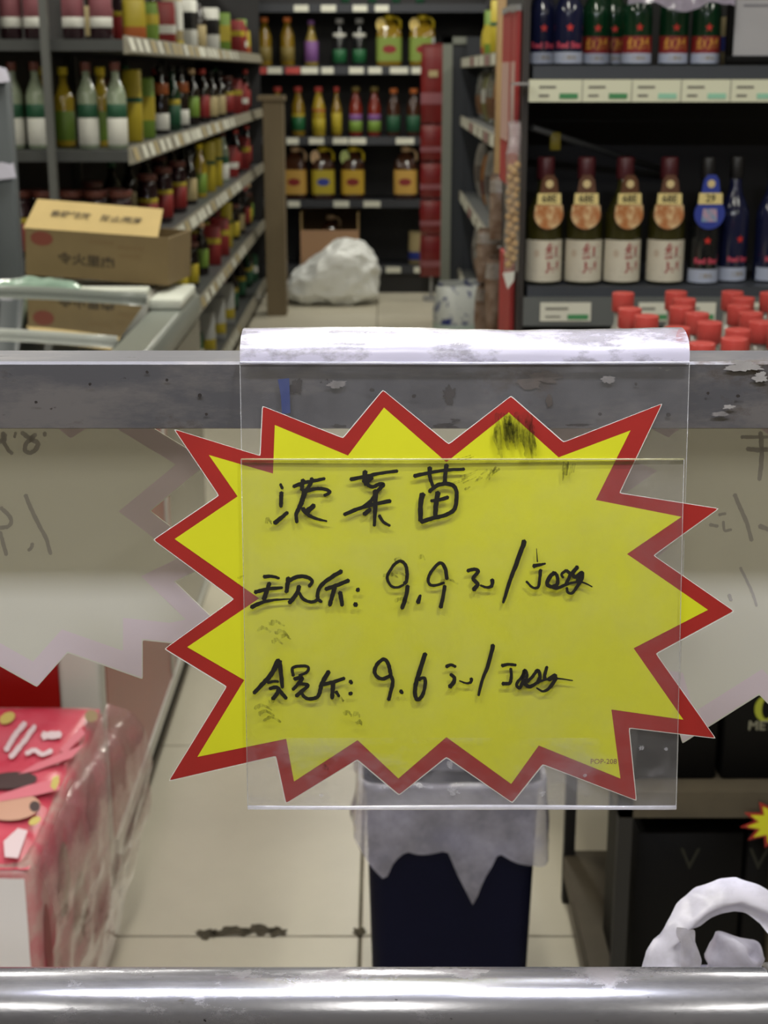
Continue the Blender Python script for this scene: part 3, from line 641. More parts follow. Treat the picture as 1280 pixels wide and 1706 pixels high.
rows={0:[(223,'pack_yellow'),(246,'pack_orange'),(272,'pack_red'),(288,'box_cream'),(312,'box_white'),(332,'soy_cream'),(352,'box_white'),(374,'box_yellowgreen'),(392,'box_red'),(410,'can_brown'),(424,'soy_red'),(433,'soy_green')],
 1:[(222,'box_yellow'),(243,'box_yellowgreen'),(268,'soy_orange'),(288,'dark_green'),(302,'soy_orange'),(320,'soy_lime'),(338,'soy_red'),(352,'soy_cream'),(366,'soy_cream'),(378,'jar_red'),(389,'box_red'),(400,'pack_red'),(409,'soy_red'),(417,'soy_green'),(425,'pack_green'),(432,'soy_cream')],
 2:[(246,'jar_red'),(272,'jar_red'),(296,'jar_red'),(316,'soy_cream'),(333,'golden'),(348,'box_yellow'),(361,'box_yellow'),(372,'vinegar'),(383,'pack_red'),(393,'soy_red'),(402,'box_red'),(411,'soy_red'),(419,'soy_green'),(427,'pack_red')],
 3:[(300,'jar_yellow'),(318,'jar_yellow'),(336,'soy_lime'),(352,'box_red'),(366,'box_red'),(378,'box_yellow'),(389,'jar_yellow'),(399,'soy_cream'),(408,'soy_red'),(416,'jar_yellow'),(424,'soy_green'),(432,'jar_red')],
 4:[(322,'pack_green'),(338,'pack_white'),(356,'pack_white'),(372,'pack_white'),(387,'soy_green'),(400,'soy_green'),(411,'dark_green'),(421,'soy_green'),(430,'jar_yellow'),(438,'soy_cream')]}
for lv,items in rows.items():
    z=LZ[lv]
    for n,(px,kd) in enumerate(items):
        X=-0.915; Y=max(5.12,y_for(px,X,z+0.1))
        if n and Y<lastY+0.105: Y=lastY+0.105
        lastY=Y
        if Y>10.36: break
        lastN=n
        put(kd,(X,Y,z),f"{DESC[kd]}, {ORD[n]} from near corner along the {LV[lv]} left shelf edge",CATS(kd),f'goods on the {LV[lv]} left shelf')
for lv in range(5):
    have=[o.location.y for o in COL.objects if o.get('group')==f'goods on the {LV[lv]} left shelf']; y=max(have)+0.12; n=len(have); z=LZ[lv]
    while y<10.36 and n<len(ORD):
        kd=rows[lv][(n*5)%len(rows[lv])][1]; put(kd,(-0.915,y,z),f"{DESC[kd]}, {ORD[n]} from near corner along the {LV[lv]} left shelf edge",CATS(kd),f'goods on the {LV[lv]} left shelf'); y+=0.16; n+=1
# second rows behind, where the gaps open
for lv in (0,1,2,3,4):
    for n in range(11):
        kd=('soy_cream','soy_red','jar_red','soy_green')[(n+lv)%4]; z=LZ[lv]; Y=5.55+n*0.42
        put(kd,(-1.06,Y,z),f"{DESC[kd]}, back row, {ORD[n]} from near end of {LV[lv]} left shelf",CATS(kd),f'back row on the {LV[lv]} left shelf')

# wooden end stand at the far end of the left unit
wood=M('plywood',(118,104,80),0.7,var=0.12,vs=5,stretch=(1,1,0.2))
ws=thing('wooden_end_stand','tall beige board stand at the far end of the left aisle','stand',(-0.78,10.0,0))
x0,x1=x_at(441,9.6,0.8),x_at(474,9.6,0.8)
MB().box(x0,x1,9.58,9.62,0,1.33).build('front_board',wood,ws); MB().box(x0,x0+0.03,9.62,9.74,0,1.33).build('side_board',wood,ws); MB().box(x1-0.03,x1,9.62,9.74,0,1.33).build('side_board',wood,ws)
MB().box(x0-0.03,x1+0.01,9.56,9.76,1.33,1.36).build('top_board',wood,ws)

# ---------------- back wall unit
BY=10.62; BZ=[1.935,1.535,1.07,0.645,0.19]
bk=thing('shelving_unit','dark shelving unit of cooking oil across the end of the aisle','shelf',(-0.25,10.85,0))
BX0,BX1=-1.25,0.72
MB().box(BX0,BX1,11.1,11.13,0,2.4).build('back_panel',dark_m,bk)
MB().box(BX0,BX1,BY+0.03,11.1,0,0.15).build('kick_plate',dark_m,bk)
for xx in (BX0,BX1-0.03): MB().box(xx,xx+0.03,BY+0.02,11.1,0,2.4).build('upright',dark_m,bk)
bsm=M('shelf_slate',(60,62,68),0.5,0.3)
for i,z in enumerate(BZ):
    MB().box(BX0+0.03,BX1-0.03,BY,11.1,z-0.03,z).build('shelf_board',bsm,bk)
    pr=MB().box(BX0+0.03,BX1-0.03,BY-0.012,BY,z-0.05,z+0.004).build('price_rail',bsm,bk)
    tags={0:[(490,514),(535,560),(588,612),(625,648)],1:[(428,445),(446,470),(476,500),(502,530),(536,556),(582,606),(614,636),(650,680),(686,712)],2:[(478,498),(515,540),(555,580),(582,610),(660,690)],3:[(480,500),(556,582),(606,634)],4:[(500,530),(643,668),(690,708)]}[i]
    for n,(a,c) in enumerate(tags):
        mm=tagr if (i==1 and n in (0,2)) else tagw
        MB().box(x_at(a,BY,z),x_at(c,BY,z),BY-0.016,BY-0.0125,z-0.046,z-0.004).build('price_tag',mm,pr)
ODESC={'oil_red':'amber oil bottle with red cap','oil_yellowlabel':'golden oil bottle with red cap and yellow label','oil_slim':'slim oil bottle with red cap','oil_redgreen':'red oil bottle with olive cap','oil_orange':'brown oil bottle with orange cap and green label','oil_amber':'amber oil bottle with orange cap','oil_purple':'pale oil bottle with purple label and cap','oil_clear':'dark bottle with grey cap and green label','jug_yellow':'oil jug with yellow handle and yellow label','jug_orange':'oil jug with yellow handle and gold label','jug_brown':'brown oil jug with cream cap and tan label','jug_light':'light oil jug with yellow cap and lime label','dark_green':'dark green bottle'}
brow={0:(['dark_green']*4,[(575,'dark_green'),(620,'dark_green'),(660,'dark_green'),(700,'dark_green')]),
 1:(0,[(441,'oil_amber'),(479,'oil_amber'),(519,'oil_purple'),(566,'oil_clear'),(599,'oil_clear'),(648,'jug_light'),(703,'jug_light')]),
 2:(0,[(463,'oil_red'),(497,'oil_red'),(531,'oil_yellowlabel'),(561,'oil_slim'),(593,'oil_redgreen'),(624,'oil_redgreen'),(656,'oil_orange'),(689,'oil_orange')]),
 3:(0,[(492,'jug_brown'),(538,'jug_yellow'),(588,'jug_orange'),(676,'jug_brown')])}
BLV=['highest','upper','middle','lower']
for lv,(_,items) in brow.items():
    for n,(px,kd) in enumerate(items):
        z=BZ[lv]; Y=BY+0.1; put(kd,(x_at(px,Y,z+0.15),Y,z),f"{ODESC[kd]}, {ORD[n]} from left on {BLV[lv]} end shelf",CATS(kd),f'oils on the {BLV[lv]} end shelf',rz=random.uniform(-0.1,0.1),scale=1.0 if kd!='dark_green' else 0.9)
# open cardboard tray on the lowest shelf
card_m=M('cardboard',(176,150,104),0.8,var=0.08,vs=14); card_in=M('cardboard_inside',(92,72,48),0.85)
z=BZ[4]; a,c=x_at(500,BY,0.5),x_at(598,BY,0.5)
z+=0.0015
tr=thing('cardboard_tray','open cardboard tray on the lowest end shelf above the white bag','box',((a+c)/2,BY+0.2,z))
pinkc=M('cardboard_pink',(190,150,116),0.8)
MB().box(a,c,BY+0.02,BY+0.03,z,z+0.245).build('front',pinkc,tr); MB().box(a,a+0.012,BY+0.03,BY+0.36,z,z+0.37).build('side',card_m,tr); MB().box(c-0.012,c,BY+0.03,BY+0.36,z,z+0.37).build('side',card_m,tr)
MB().box(a,c,BY+0.36,BY+0.37,z,z+0.37).build('back',card_in,tr); MB().box(a+0.012,c-0.012,BY+0.03,BY+0.36,z,z+0.01).build('base',card_in,tr)
put('jug_brown',((a+c)/2,BY+0.2,z+0.012),'brown oil jug standing inside the open cardboard tray','jug',None,scale=0.9)
put('pack_white',(x_at(696,BY+0.1,0.3),BY+0.1,BZ[4]),'small blue and cream packet at the right of the lowest end shelf','packet',None).children[1].data=KINDS['pack_white'][1][1][1].copy()
o=[t for t in bpy.data.objects if t.get('label')=='small blue and cream packet at the right of the lowest end shelf'][0]
for ch in o.children:
    ch.data=ch.data.copy(); ch.data.materials.clear(); ch.data.materials.append(BL if ch.name.startswith('print') else CR)

# red packets on a hanging strip
redp=M('red_packet',(112,30,30),0.3,var=0.15,vs=12); k_pack('hang_red','hanging_packet',0.16,0.05,0.3,redp,((0.62,0.86,M('red_deep',(110,22,26),0.3)),(0.25,0.4,PK)))
sx=x_at(721,10.2,1.0)
hs=thing('hanging_strip','thin clip strip hung with red packets at the aisle end','display strip',(sx,10.3,0.15))
MB().box(sx-0.01,sx+0.01,10.27,10.275,0.15,1.72).build('strip',GRc,hs); MB().box(sx-0.05,sx+0.05,10.2,10.35,0.0,0.02).build('foot',GRc,hs); MB().box(sx-0.01,sx+0.01,10.268,10.276,0.02,0.15).build('stem',GRc,hs)
for k,(y0,y1) in enumerate(((75,205),(208,268),(272,330),(334,390),(392,462))):
    zt=at(721,y0,Y=10.2).z; zb=at(721,y1,Y=10.2).z
    t=put('hang_red',(sx,10.232,zb),f"glossy red packet on the hanging strip, {ORD[k]} from the top",'packet','red packets on the hanging strip',rz=0.0)
    t.scale=(1,1,(zt-zb)/0.31)
MB().box(sx-0.03,sx+0.03,10.2,10.204,1.47,1.51).build('tag',CR,hs)

# white sack on the floor
def crumple(fn,amp,fq,seed):
    def g(u,v):
        p=Vector(fn(u,v)); q=p*fq+Vector((seed,seed*1.7,0)); return p+noise.noise_vector(q)*amp+noise.noise_vector(q*2.7)*amp*0.4
    return g
sackm=M('sack_white',(238,240,238),0.36,var=0.04,vs=6,bump=0.25,bs=22)
cxs=x_at(556,10.15,0.2)
sk=thing('white_sack','large crumpled white plastic sack lying on the aisle floor','sack',(cxs,10.15,0))
def ridge(p): return 1-abs(noise.noise(p))*2
def sackn(u,v):
    a=2*math.pi*u; ph=math.pi*v
    x=math.sin(ph)*math.cos(a); y=math.sin(ph)*math.sin(a); z=math.cos(ph)
    X=0.27*math.copysign(abs(x)**0.7,x); Y=0.20*math.copysign(abs(y)**0.8,y); Z=0.205+0.215*math.copysign(abs(z)**0.62,z)
    t=max(0.0,min(1.0,(-X+0.0)/0.29)); X-=0.10*t*t; Z*=1-0.60*t**1.0
    if X>0.16: Z*=1-0.15*(X-0.16)/0.11
    p=Vector((X+0.03,Y,Z)); d=Vector((x,y,z))
    p=p+d*(0.030*(ridge(p*5.5+Vector((2,5,1)))-0.5)+0.016*(ridge(p*12+Vector((7,1,4)))-0.5)+0.007*(ridge(p*26)-0.5))+noise.noise_vector(p*5)*0.012
    p.z=max(0.003,p.z); return p
MB().grid(sackn,110,70).build('bag_body',sackm,sk,world=False)
MB().tube([(-0.33,-0.03,0.07),(-0.385,-0.06,0.105),(-0.41,-0.10,0.08),(-0.42,-0.14,0.04)],[0.05,0.034,0.026,0.012],10).build('twisted_neck',sackm,sk,world=False)
#@@PART4
# ---------------- right aisle unit (seen edge-on)
rg=thing('shelving_unit','narrow dark shelving unit of bagged snacks along the right of the aisle','shelf',(0.75,7.4,0))
RXF,RYN,RYF=0.47,5.55,9.3
for z in (1.57,1.24,0.80,0.33):
    ya=RYN if z>0.5 else 8.15
    MB().box(RXF,1.0,ya,RYF,z-0.03,z).build('shelf_board',shelf_m,rg)
    pr=MB().box(RXF-0.014,RXF,ya,RYF,z-0.045,z+0.008).build('price_rail',rail_pl,rg)
    for k in range(9):
        y=RYN+0.1+k*0.4
        if y<ya: continue
        MB().box(RXF-0.017,RXF-0.0145,y,y+0.12,z-0.04,z+0.002).build('price_tag',tagw if k%3 else PK,pr)
MB().box(1.0,1.02,RYN,RYF,0,2.0).build('back_panel',dark_m,rg)
MB().box(RXF+0.02,1.0,RYF,RYF+0.03,0,1.7).build('end_panel',M('panel_navy',(40,44,52),0.5),rg)
fr=M('frame_grey',(134,138,130),0.4,0.3)
x0,x1=x_at(736,9.35,1.0),x_at(752,9.35,1.0)
MB().box(x0,x1,9.33,9.37,0,1.70).build('end_frame',fr,rg); MB().box(x0,x1+0.1,9.33,9.37,1.66,1.70).build('end_frame',fr,rg); MB().box(x1,RXF+0.02,9.35,9.37,0,1.66).build('end_filler',M('panel_navy',(40,44,52),0.5),rg)
k_pack('bag_clear','snack_bag',0.16,0.09,0.24,FILM('clear_bag',(190,190,180),0.35,0.75,0.15,vs=14,bump=0.4),((0.1,0.5,M('snack_brown',(120,86,60),0.5,var=0.3,vs=40)),))
k_pack('bag_grey','snack_bag',0.18,0.10,0.28,M('bag_silver',(140,136,130),0.3,var=0.2,vs=12,bump=0.4,bs=20),((0.3,0.6,M('bag_dim',(104,96,92),0.4,var=0.3,vs=20)),))
k_pack('bag_orange','snack_bag',0.16,0.08,0.24,M('bag_amber',(150,96,40),0.4),((0.2,0.5,BC),))
k_pack('bag_lime','snack_bag',0.16,0.08,0.22,M('bag_olive',(120,120,70),0.4,var=0.2,vs=12),((0.4,0.7,W_),))
SD={'box_yellow':'yellow carton','box_yellowgreen':'lime and yellow carton','bag_clear':'clear snack bag with brown filling','bag_grey':'silvery snack bag','bag_orange':'amber snack bag','bag_lime':'olive snack bag','pack_yellow':'yellow and orange packet'}
for z,nm,kds in ((1.57,'top',['box_yellow','pack_yellow','box_yellowgreen','box_yellow','pack_yellow','box_yellow','box_yellowgreen','pack_yellow']),(1.24,'second',['bag_clear','bag_clear','bag_lime','bag_clear','bag_orange','bag_clear','bag_lime','bag_clear']),(0.80,'third',['bag_grey','bag_grey','bag_grey','bag_clear','bag_grey','bag_grey','bag_orange','bag_grey']),(0.33,'lowest',['bag_grey','bag_lime','bag_clear','bag_grey','bag_lime','bag_grey','bag_clear','bag_lime'])):
    for n,kd in enumerate(kds):
        y=5.75+n*0.45
        if z<0.5: y=8.28+n*0.24
        if y>9.15: break
        put(kd,(RXF+0.11,y,z),f"{SD[kd]}, {ORD[n]} from near end, {nm} shelf, right aisle unit",CATS(kd) if kd in DESC else 'snack bag',f'goods on the {nm} right aisle shelf',rz=R(90)+random.uniform(-0.2,0.2),scale=1.1)
# patterned white and blue pack on the floor of the right aisle
wb=M('pack_blue_white',(40,52,120),0.4,c2=(206,210,208),vs=22,thr=(0.40,0.46))
k_pack('floor_pack','paper_pack',0.22,0.18,0.34,wb,((0.4,0.6,M('pack_pale',(190,206,200),0.4)),))
pq=at(772,560,Y=7.6); put('floor_pack',(x_at(772,7.6,0.3),7.6,0.0),'white pack with blue pattern standing on the floor by the right aisle unit','paper pack',None,rz=0.4,scale=1.38)
# wooden pole
wp=thing('wooden_pole','slim upright wooden pole beside the red end board','pole',(x_at(834,5.3,1.4),5.3,0))
xw=wp.location.x
MB().rbox(xw-0.017,xw+0.017,5.28,5.315,0.0,2.5,0.003,n=1).build('pole',M('pole_wood',(150,122,84),0.6,var=0.15,vs=8,stretch=(4,4,0.4)),wp); MB().rbox(xw-0.05,xw+0.05,5.25,5.35,0,0.03,0.005,n=1).build('foot',wood,wp)

# ---------------- end display on the right, liquor bottles
EX0,EX1,EY,EYB=0.271,1.45,3.05,3.5
en=thing('end_display','black end-of-aisle shelf unit of liquor bottles on the right','shelf',(0.85,3.3,0))
blk=M('unit_black',(26,25,26),0.55,var=0.2,vs=5); lip=M('lip_slate',(66,70,78),0.45,0.2)
MB().box(EX0,EX1,EYB-0.02,EYB,0,2.2).build('back_panel',blk,en)
MB().box(EX0,EX0+0.012,EY,EY+0.03,0,2.2).build('upright',M('upright_dark',(52,48,46),0.5),en); MB().box(EX1-0.02,EX1,EY,EYB-0.02,0,2.2).build('side_panel',blk,en); MB().box(EX0,EX0+0.012,EY+0.03,EYB-0.02,0,2.2).build('side_panel',blk,en)
Z1,Z2=1.512,1.082
for z in (Z1,Z2,0.12):
    MB().box(EX0+0.02,EX1-0.02,EY,EYB-0.02,z-0.025,z).build('shelf_board',lip,en)
strip=M('strip_cream',(222,224,200),0.5)
pr=MB().box(EX0+0.012,EX1-0.02,EY-0.012,EY,Z1-0.068,Z1-0.026).build('price_rail',strip,en)
for k in range(8):
    a=x_at(887+k*82,EY,1.46); zt=Z1-0.030
    if k: MB().box(a-0.0006,a+0.0006,EY-0.0135,EY-0.0122,Z1-0.067,Z1-0.027).build('tag_seam',txt,pr)
    MB().box(a+0.012,a+0.045,EY-0.0135,EY-0.0122,zt-0.012,zt-0.008).build('tag_print',txt,pr); MB().box(a+0.012,a+0.032,EY-0.0135,EY-0.0122,zt-0.028,zt-0.024).build('tag_print',txt,pr)
    MB().box(a+0.052,a+0.088,EY-0.0135,EY-0.0122,zt-0.032,zt-0.022).build('tag_bar',tagg if k<2 else tagmint,pr)
pr=MB().box(EX0+0.012,EX1-0.02,EY-0.012,EY,Z2-0.078,Z2-0.020).build('price_rail',M('rail_grey',(104,108,108),0.4,0.2),en)
for k,(a,c) in enumerate(((899,983),(1062,1112),(1130,1190),(1240,1300))):
    t=MB().box(x_at(a,EY,1.03),x_at(c,EY,1.03),EY-0.0155,EY-0.0125,Z2-0.068,Z2-0.030).build('price_tag',tagw,pr)
    w=x_at(a,EY,1.03); wid=x_at(c,EY,1.03)-w
    MB().box(w+wid*0.54,w+wid*0.95,EY-0.0168,EY-0.0157,Z2-0.064,Z2-0.054).build('tag_bar',tagg,pr); MB().box(w+wid*0.1,w+wid*0.55,EY-0.0168,EY-0.0157,Z2-0.044,Z2-0.040).build('tag_print',txt,pr); MB().box(w+wid*0.1,w+wid*0.4,EY-0.0168,EY-0.0157,Z2-0.060,Z2-0.057).build('tag_print',txt,pr)
MB().tube([at(886,212,Y=3.12),at(1125,290,Y=3.44)],0.007,8).build('support_bar',M('bar_grey',(96,98,98),0.4,0.4),en)
p=at(925,237,Y=3.16); MB().rbox(p.x-0.011,p.x+0.011,p.y-0.008,p.y+0.008,p.z-0.016,p.z+0.02,0.003).build('yellow_clip',M('clip_yellow',(150,136,44),0.5),en)

def star(cx,cz,r,y):
    return [(cx+(r if k%2==0 else r*0.42)*math.sin(math.pi*k/5),y,cz+(r if k%2==0 else r*0.42)*math.cos(math.pi*k/5)) for k in range(10)]
def arc_label(r,z0,z1,a0,a1,n=10):
    return MB().grid(lambda u,v:(r*math.sin(R(a0+(a1-a0)*u)),-r*math.cos(R(a0+(a1-a0)*u)),z0+(z1-z0)*v),n,1)
def wrap(me,r):                 # bend flat lettering (x,z at y=0) round a bottle of radius r
    for v in me.vertices:
        a=v.co.x/r; v.co=Vector((r*math.sin(a),-r*math.cos(a),v.co.y))
    return me
def liquor(key,name,h,r,body,cap,parts2):
    P=[('body',MB().lathe([(r*0.92,0),(r,h*0.02),(r,h*0.50),(r*0.97,h*0.56),(r*0.72,h*0.64),(r*0.46,h*0.72),(r*0.38,h*0.78),(r*0.36,h*0.93)],20).mesh('body',body)),
       ('cap',MB().lathe([(r*0.46,h*0.83),(r*0.47,h*0.835),(r*0.47,h*0.985),(r*0.42,h)],16).mesh('cap',cap))]
    KINDS[key]=(name,P+parts2,h)
lab=M('liquor_label',(204,198,182),0.55,var=0.04,vs=40); redink=M('red_ink',(150,36,46),0.5); paleink=M('pale_ink',(150,140,126),0.6); goldp=M('tag_cream',(224,206,140),0.5); tagbr=M('tag_scene',(176,112,64),0.45,c2=(216,186,140),vs=55,thr=(0.42,0.58)); tagdk=M('tag_brown',(92,58,36),0.45); dot=M('tag_dot',(210,190,140),0.5); pinkink=M('pink_script',(196,70,92),0.5); bandw=M('band_pale',(170,178,200),0.45); starr=M('star_red',(204,44,34),0.5); goldink=M('gold_ink',(206,150,60),0.5)
h,r=0.252,0.0375
def neck_tag(y,blue=False):
    z0=h*0.46; P=[]
    c0=h*0.565
    disc=[(0.031*math.cos(2*math.pi*k/20),y,c0+0.031*math.sin(2*math.pi*k/20)) for k in range(20)]
    pts=[p for p in disc if p[2]<c0+0.018]
    neck=[(-0.0215,y,c0+0.026),(-0.015,y,h*0.83),(-0.008,y,h*0.87),(0.008,y,h*0.87),(0.015,y,h*0.83),(0.0215,y,c0+0.026)]
    lower=[(0.031*math.cos(R(a)),y,c0+0.031*math.sin(R(a))) for a in range(145,396,14)]
    P.append(('neck_tag',MB().prism(neck[::-1]+lower,(0,0.0012,0)).mesh('neck_tag',BL if blue else tagdk)))
    e=0.0006
    low2=[(0.029*math.cos(R(a)),y-e,c0-0.001+0.029*math.sin(R(a))) for a in range(170,371,12)]
    if not blue: P.append(('tag_picture',MB().add(low2+[(0.028,y-e,c0+0.018),(-0.028,y-e,c0+0.018)],[tuple(range(len(low2)+2))]).mesh('tag_picture',tagbr)))
    else: P.append(('tag_picture',MB().add([(-0.016,y-e,c0-0.016),(0.016,y-e,c0-0.016),(0.014,y-e,c0+0.010),(-0.014,y-e,c0+0.010)],[(0,1,2,3)]).mesh('tag_picture',M('tag_pic_blue',(110,150,180),0.5,c2=(190,150,170),vs=80))))
    P.append(('tag_band',MB().add([(-0.0245,y-e,c0+0.019),(0.0245,y-e,c0+0.019),(0.0235,y-e,c0+0.041),(-0.0235,y-e,c0+0.041)],[(0,1,2,3)]).mesh('tag_band',goldp)))
    P.append(('tag_dot',MB().add([(0.008*math.cos(2*math.pi*k/12),y-e,h*0.80+0.008*math.sin(2*math.pi*k/12)) for k in range(12)],[tuple(range(12))]).mesh('tag_dot',dot)))
    me=text_mesh('68E' if not blue else '29',0.020,0.0004)
    for v in me.vertices: v.co=Vector((v.co.x,y-2*e,c0+0.030+v.co.y))
    me.materials.clear(); me.materials.append(M('tag_ink',(60,52,34),0.6)); P.append(('tag_lettering',me))
    return P
P=[('front_label',arc_label(r*1.012,0.006,h*0.355,-84,84,16).mesh('front_label',lab))]
for ch,zc,sz in (('红',h*0.255,0.036),('星',h*0.115,0.036)):
    me=text_mesh(ch,sz,0.0007)
    for v in me.vertices: v.co.x=v.co.x+0.014; v.co.y+=zc
    wrap(me,r*1.02); me.materials.clear(); me.materials.append(redink); P.append(('label_lettering',me))
for zc,x0,x1 in ((0.022,-0.034,-0.002),(0.028,-0.034,-0.008),(0.016,-0.034,-0.012)):
    b=MB().add([(x0,zc-0.001,0),(x1,zc-0.001,0),(x1,zc+0.0008,0),(x0,zc+0.0008,0)],[(0,1,2,3)]); me=b.mesh('label_print',paleink); wrap(me,r*1.02); P.append(('label_print',me))
me=MB().add([(-0.022+0.006*math.cos(2*math.pi*k/12),h*0.25+0.008*math.sin(2*math.pi*k/12),0) for k in range(12)],[tuple(range(12))]).mesh('label_seal',M('seal_pale',(188,172,154),0.6)); wrap(me,r*1.02); P.append(('label_seal',me))
liquor('redstar','liquor_bottle',h,r,olv,MC,P+neck_tag(-r*1.10))
def star_bottle(key,body,bandm,script,extra=None,hh=0.252,rr=0.0315,zs=0.088,zb=0.030,zt=0.064):
    me=MB().add([(x,z,0) for x,y,z in star(0,zs,0.0085,0)],[tuple(range(10))]).mesh('star_mark',starr); wrap(me,rr*1.02); P=[('star_mark',me)]
    P.append(('front_label',arc_label(rr*1.012,0.003,zb,-80,80,14).mesh('front_label',bandw)))
    if bandm: P.append(('front_label',arc_label(rr*1.012,zb,zt,-80,80,14).mesh('front_label',bandm)))
    me=text_mesh(script[0],script[1],0.0006)
    for v in me.vertices: v.co.y+=(zb+zt)/2
    wrap(me,rr*1.022); me.materials.clear(); me.materials.append(script[2]); P.append(('label_lettering',me))
    me=text_mesh('二锅头',0.010,0.0002)
    for v in me.vertices: v.co.y+=zb*0.55
    wrap(me,rr*1.022); me.materials.clear(); me.materials.append(paleink); P.append(('label_lettering',me))
    liquor(key,'liquor_bottle',hh,rr,body,DKc if hh>0.2 else GRc,P+(extra or []))  # on the larger bottles, shade is put into the black cap colour
star_bottle('bluestar',navy,None,('Red Star',0.014,pinkink)); star_bottle('bluetag',drk,None,('Red Star',0.015,pinkink),[(n,m) for n,m in neck_tag(-0.0345,True)])
star_bottle('bluesmall',navy,None,('Red Star',0.016,pinkink),hh=0.19,rr=0.029,zs=0.070,zb=0.024,zt=0.050); star_bottle('greensmall',grn,RD,('红星',0.024,goldink),hh=0.19,rr=0.029,zs=0.070,zb=0.022,zt=0.054)
for n,px in enumerate((907,974,1038,1111)):
    Y=EY+0.055; put('redstar',(x_at(px,Y,1.2),Y,Z2),f"olive liquor bottle with white label and brown neck tag, {ORD[n]} from the left",'liquor bottle','tagged olive liquor bottles',rz=(0.10,-0.08,0.12,-0.10)[n])
Y=EY+0.055
put('bluetag',(x_at(1175,Y,1.2),Y,Z2),'dark liquor bottle with bright blue round neck tag','liquor bottle',None,rz=0.02)
for n,px in enumerate((1222,1285,1350)): put('bluestar',(x_at(px,Y+0.03,1.2),Y+0.03,Z2),f"navy liquor bottle in shade right of the blue-tagged one, {ORD[n]} from it",'liquor bottle','shaded navy bottles',rz=0.3)
for n,(px,kd,dy) in enumerate(((905,'bluesmall',0.045),(948,'bluesmall',0),(994,'greensmall',0.05),(1022,'greensmall',0.12),(1063,'greensmall',-0.01),(1124,'greensmall',0.0),(1178,'greensmall',0.0))):
    Y=EY+0.05+dy; nm='navy liquor bottle with red star' if kd=='bluesmall' else 'green liquor bottle with red label'
    put(kd,(x_at(px,Y,1.6),Y,Z1),f"{nm}, {ORD[n]} from the left on the top end shelf",'liquor bottle','star bottles on the top end shelf',rz=0.0)
# black-framed notice
x0=x_at(1212,3.045,1.55); nb=thing('framed_notice','grey notice in a thick black frame on the top end shelf','notice',(x0+0.11,3.06,Z1))
Z1_=Z1; Z1=Z1+0.0015
fb=M('frame_black',(14,14,15),0.6,spec=0.1); w=0.24; hN=0.18
for a,c,d,e in ((0,w,0,0.017),(0,w,hN-0.017,hN),(0,0.014,0.017,hN-0.017),(w-0.014,w,0.017,hN-0.017)):
    MB().rbox(x0+a,x0+c,3.052,3.070,Z1+d,Z1+e,0.003,n=1).build('frame',fb,nb)
MB().box(x0+0.010,x0+w-0.010,3.058,3.068,Z1+0.012,Z1+hN-0.012).build('panel',M('notice_grey',(170,170,176),0.4),nb)
for q in range(3): MB().box(x0+0.03,x0+w-0.04,3.0570,3.0578,Z1+0.108+q*0.014,Z1+0.112+q*0.014).build('print_line',M('notice_print',(120,120,128),0.5),nb)
Z1=Z1_
cb=x_at(1232,3.14,1.55); k_carton('cream_box','carton',0.07,0.06,0.09,CR,((0.3,0.6,BL),)); put('cream_box',(cb,3.14,Z1),'small cream and blue carton behind the black-framed notice','carton',None,rz=0)
# crumpled film over the bottle tops
pf=FILM('lilac_film',(206,196,222),0.55,0.9,0.15,vs=20,bump=0.5)
pb=thing('plastic_wrap','crumpled pale lilac plastic wrap lying over the green bottles','plastic wrap',(x_at(1125,3.06,1.70),3.066,Z1+0.203))
def wrapf(u,v):
    p=Vector((-0.09+0.2*u,-0.055+0.12*v,0.006)); sag=-0.34*max(0,0.30-v)
    p.z+=sag+0.008*math.sin(u*9); return p+noise.noise_vector(p*40)*0.008
MB().grid(wrapf,24,14).build('sheet',pf,pb,world=False); MB().grid(lambda u,v:Vector((-0.02+0.1*u,-0.06+0.06*v,0.02+0.03*math.sin(math.pi*u)*math.sin(math.pi*v)))+noise.noise_vector(Vector((u*5,v*5,2)))*0.012,14,10).build('folded_corner',pf,pb,world=False)

# red-and-white edge boards and hanging snacks on the side of the end display
eb=M('board_red',(166,48,46),0.5,var=0.1,vs=8); ebw=M('board_pale',(196,160,150),0.5)
for n,(ya,yb,z0,z1,xx) in enumerate(((3.23,3.46,1.27,1.62,0.2685),(3.09,3.21,1.28,1.615,0.2685),(3.10,3.40,0.30,1.12,0.2685))):
    t=thing('edge_board',('tall red edge board with pale panel on the end display side','narrow red edge board nearest the liquor shelf post','dull red lower board on the end display side behind the nut string')[n],'display board',(xx-0.005,(ya+yb)/2,z0))
    MB().box(xx-0.008,xx,ya,yb,z0,z1).build('board',eb,t)
    if n<2: MB().box(xx-0.0095,xx-0.0082,ya+0.02,yb-0.02,1.36,1.52).build('pale_panel',ebw,t); MB().box(xx-0.010,xx,ya-0.002,yb+0.002,z1,z1+0.012).build('top_cap',GRc,t)
    else: MB().box(xx-0.0095,xx-0.0082,ya+0.05,yb-0.05,0.7,0.9).build('pale_panel',redp,t)
nut=M('nut_tan',(186,150,96),0.6,var=0.3,vs=60,bump=0.5,bs=80); nutf=FILM('nut_film',(206,200,190),0.12,0.4,0.1,vs=30)
NY=2.97
hx=x_at(853,NY,1.2)
hn=thing('hanging_nut_string','long hanging string bag of tan nuts with white tag','snack string',(hx,NY,at(850,480,Y=NY).z))
rnd=random.Random(5)
zt,zb=at(853,275,Y=NY).z,at(853,440,Y=NY).z
rr=0.0075; nme=MB().lathe([(0.001,-rr),(rr*0.75,-rr*0.6),(rr,0),(rr*0.75,rr*0.6),(0.001,rr)],8,cap=False).mesh('nut',nut)
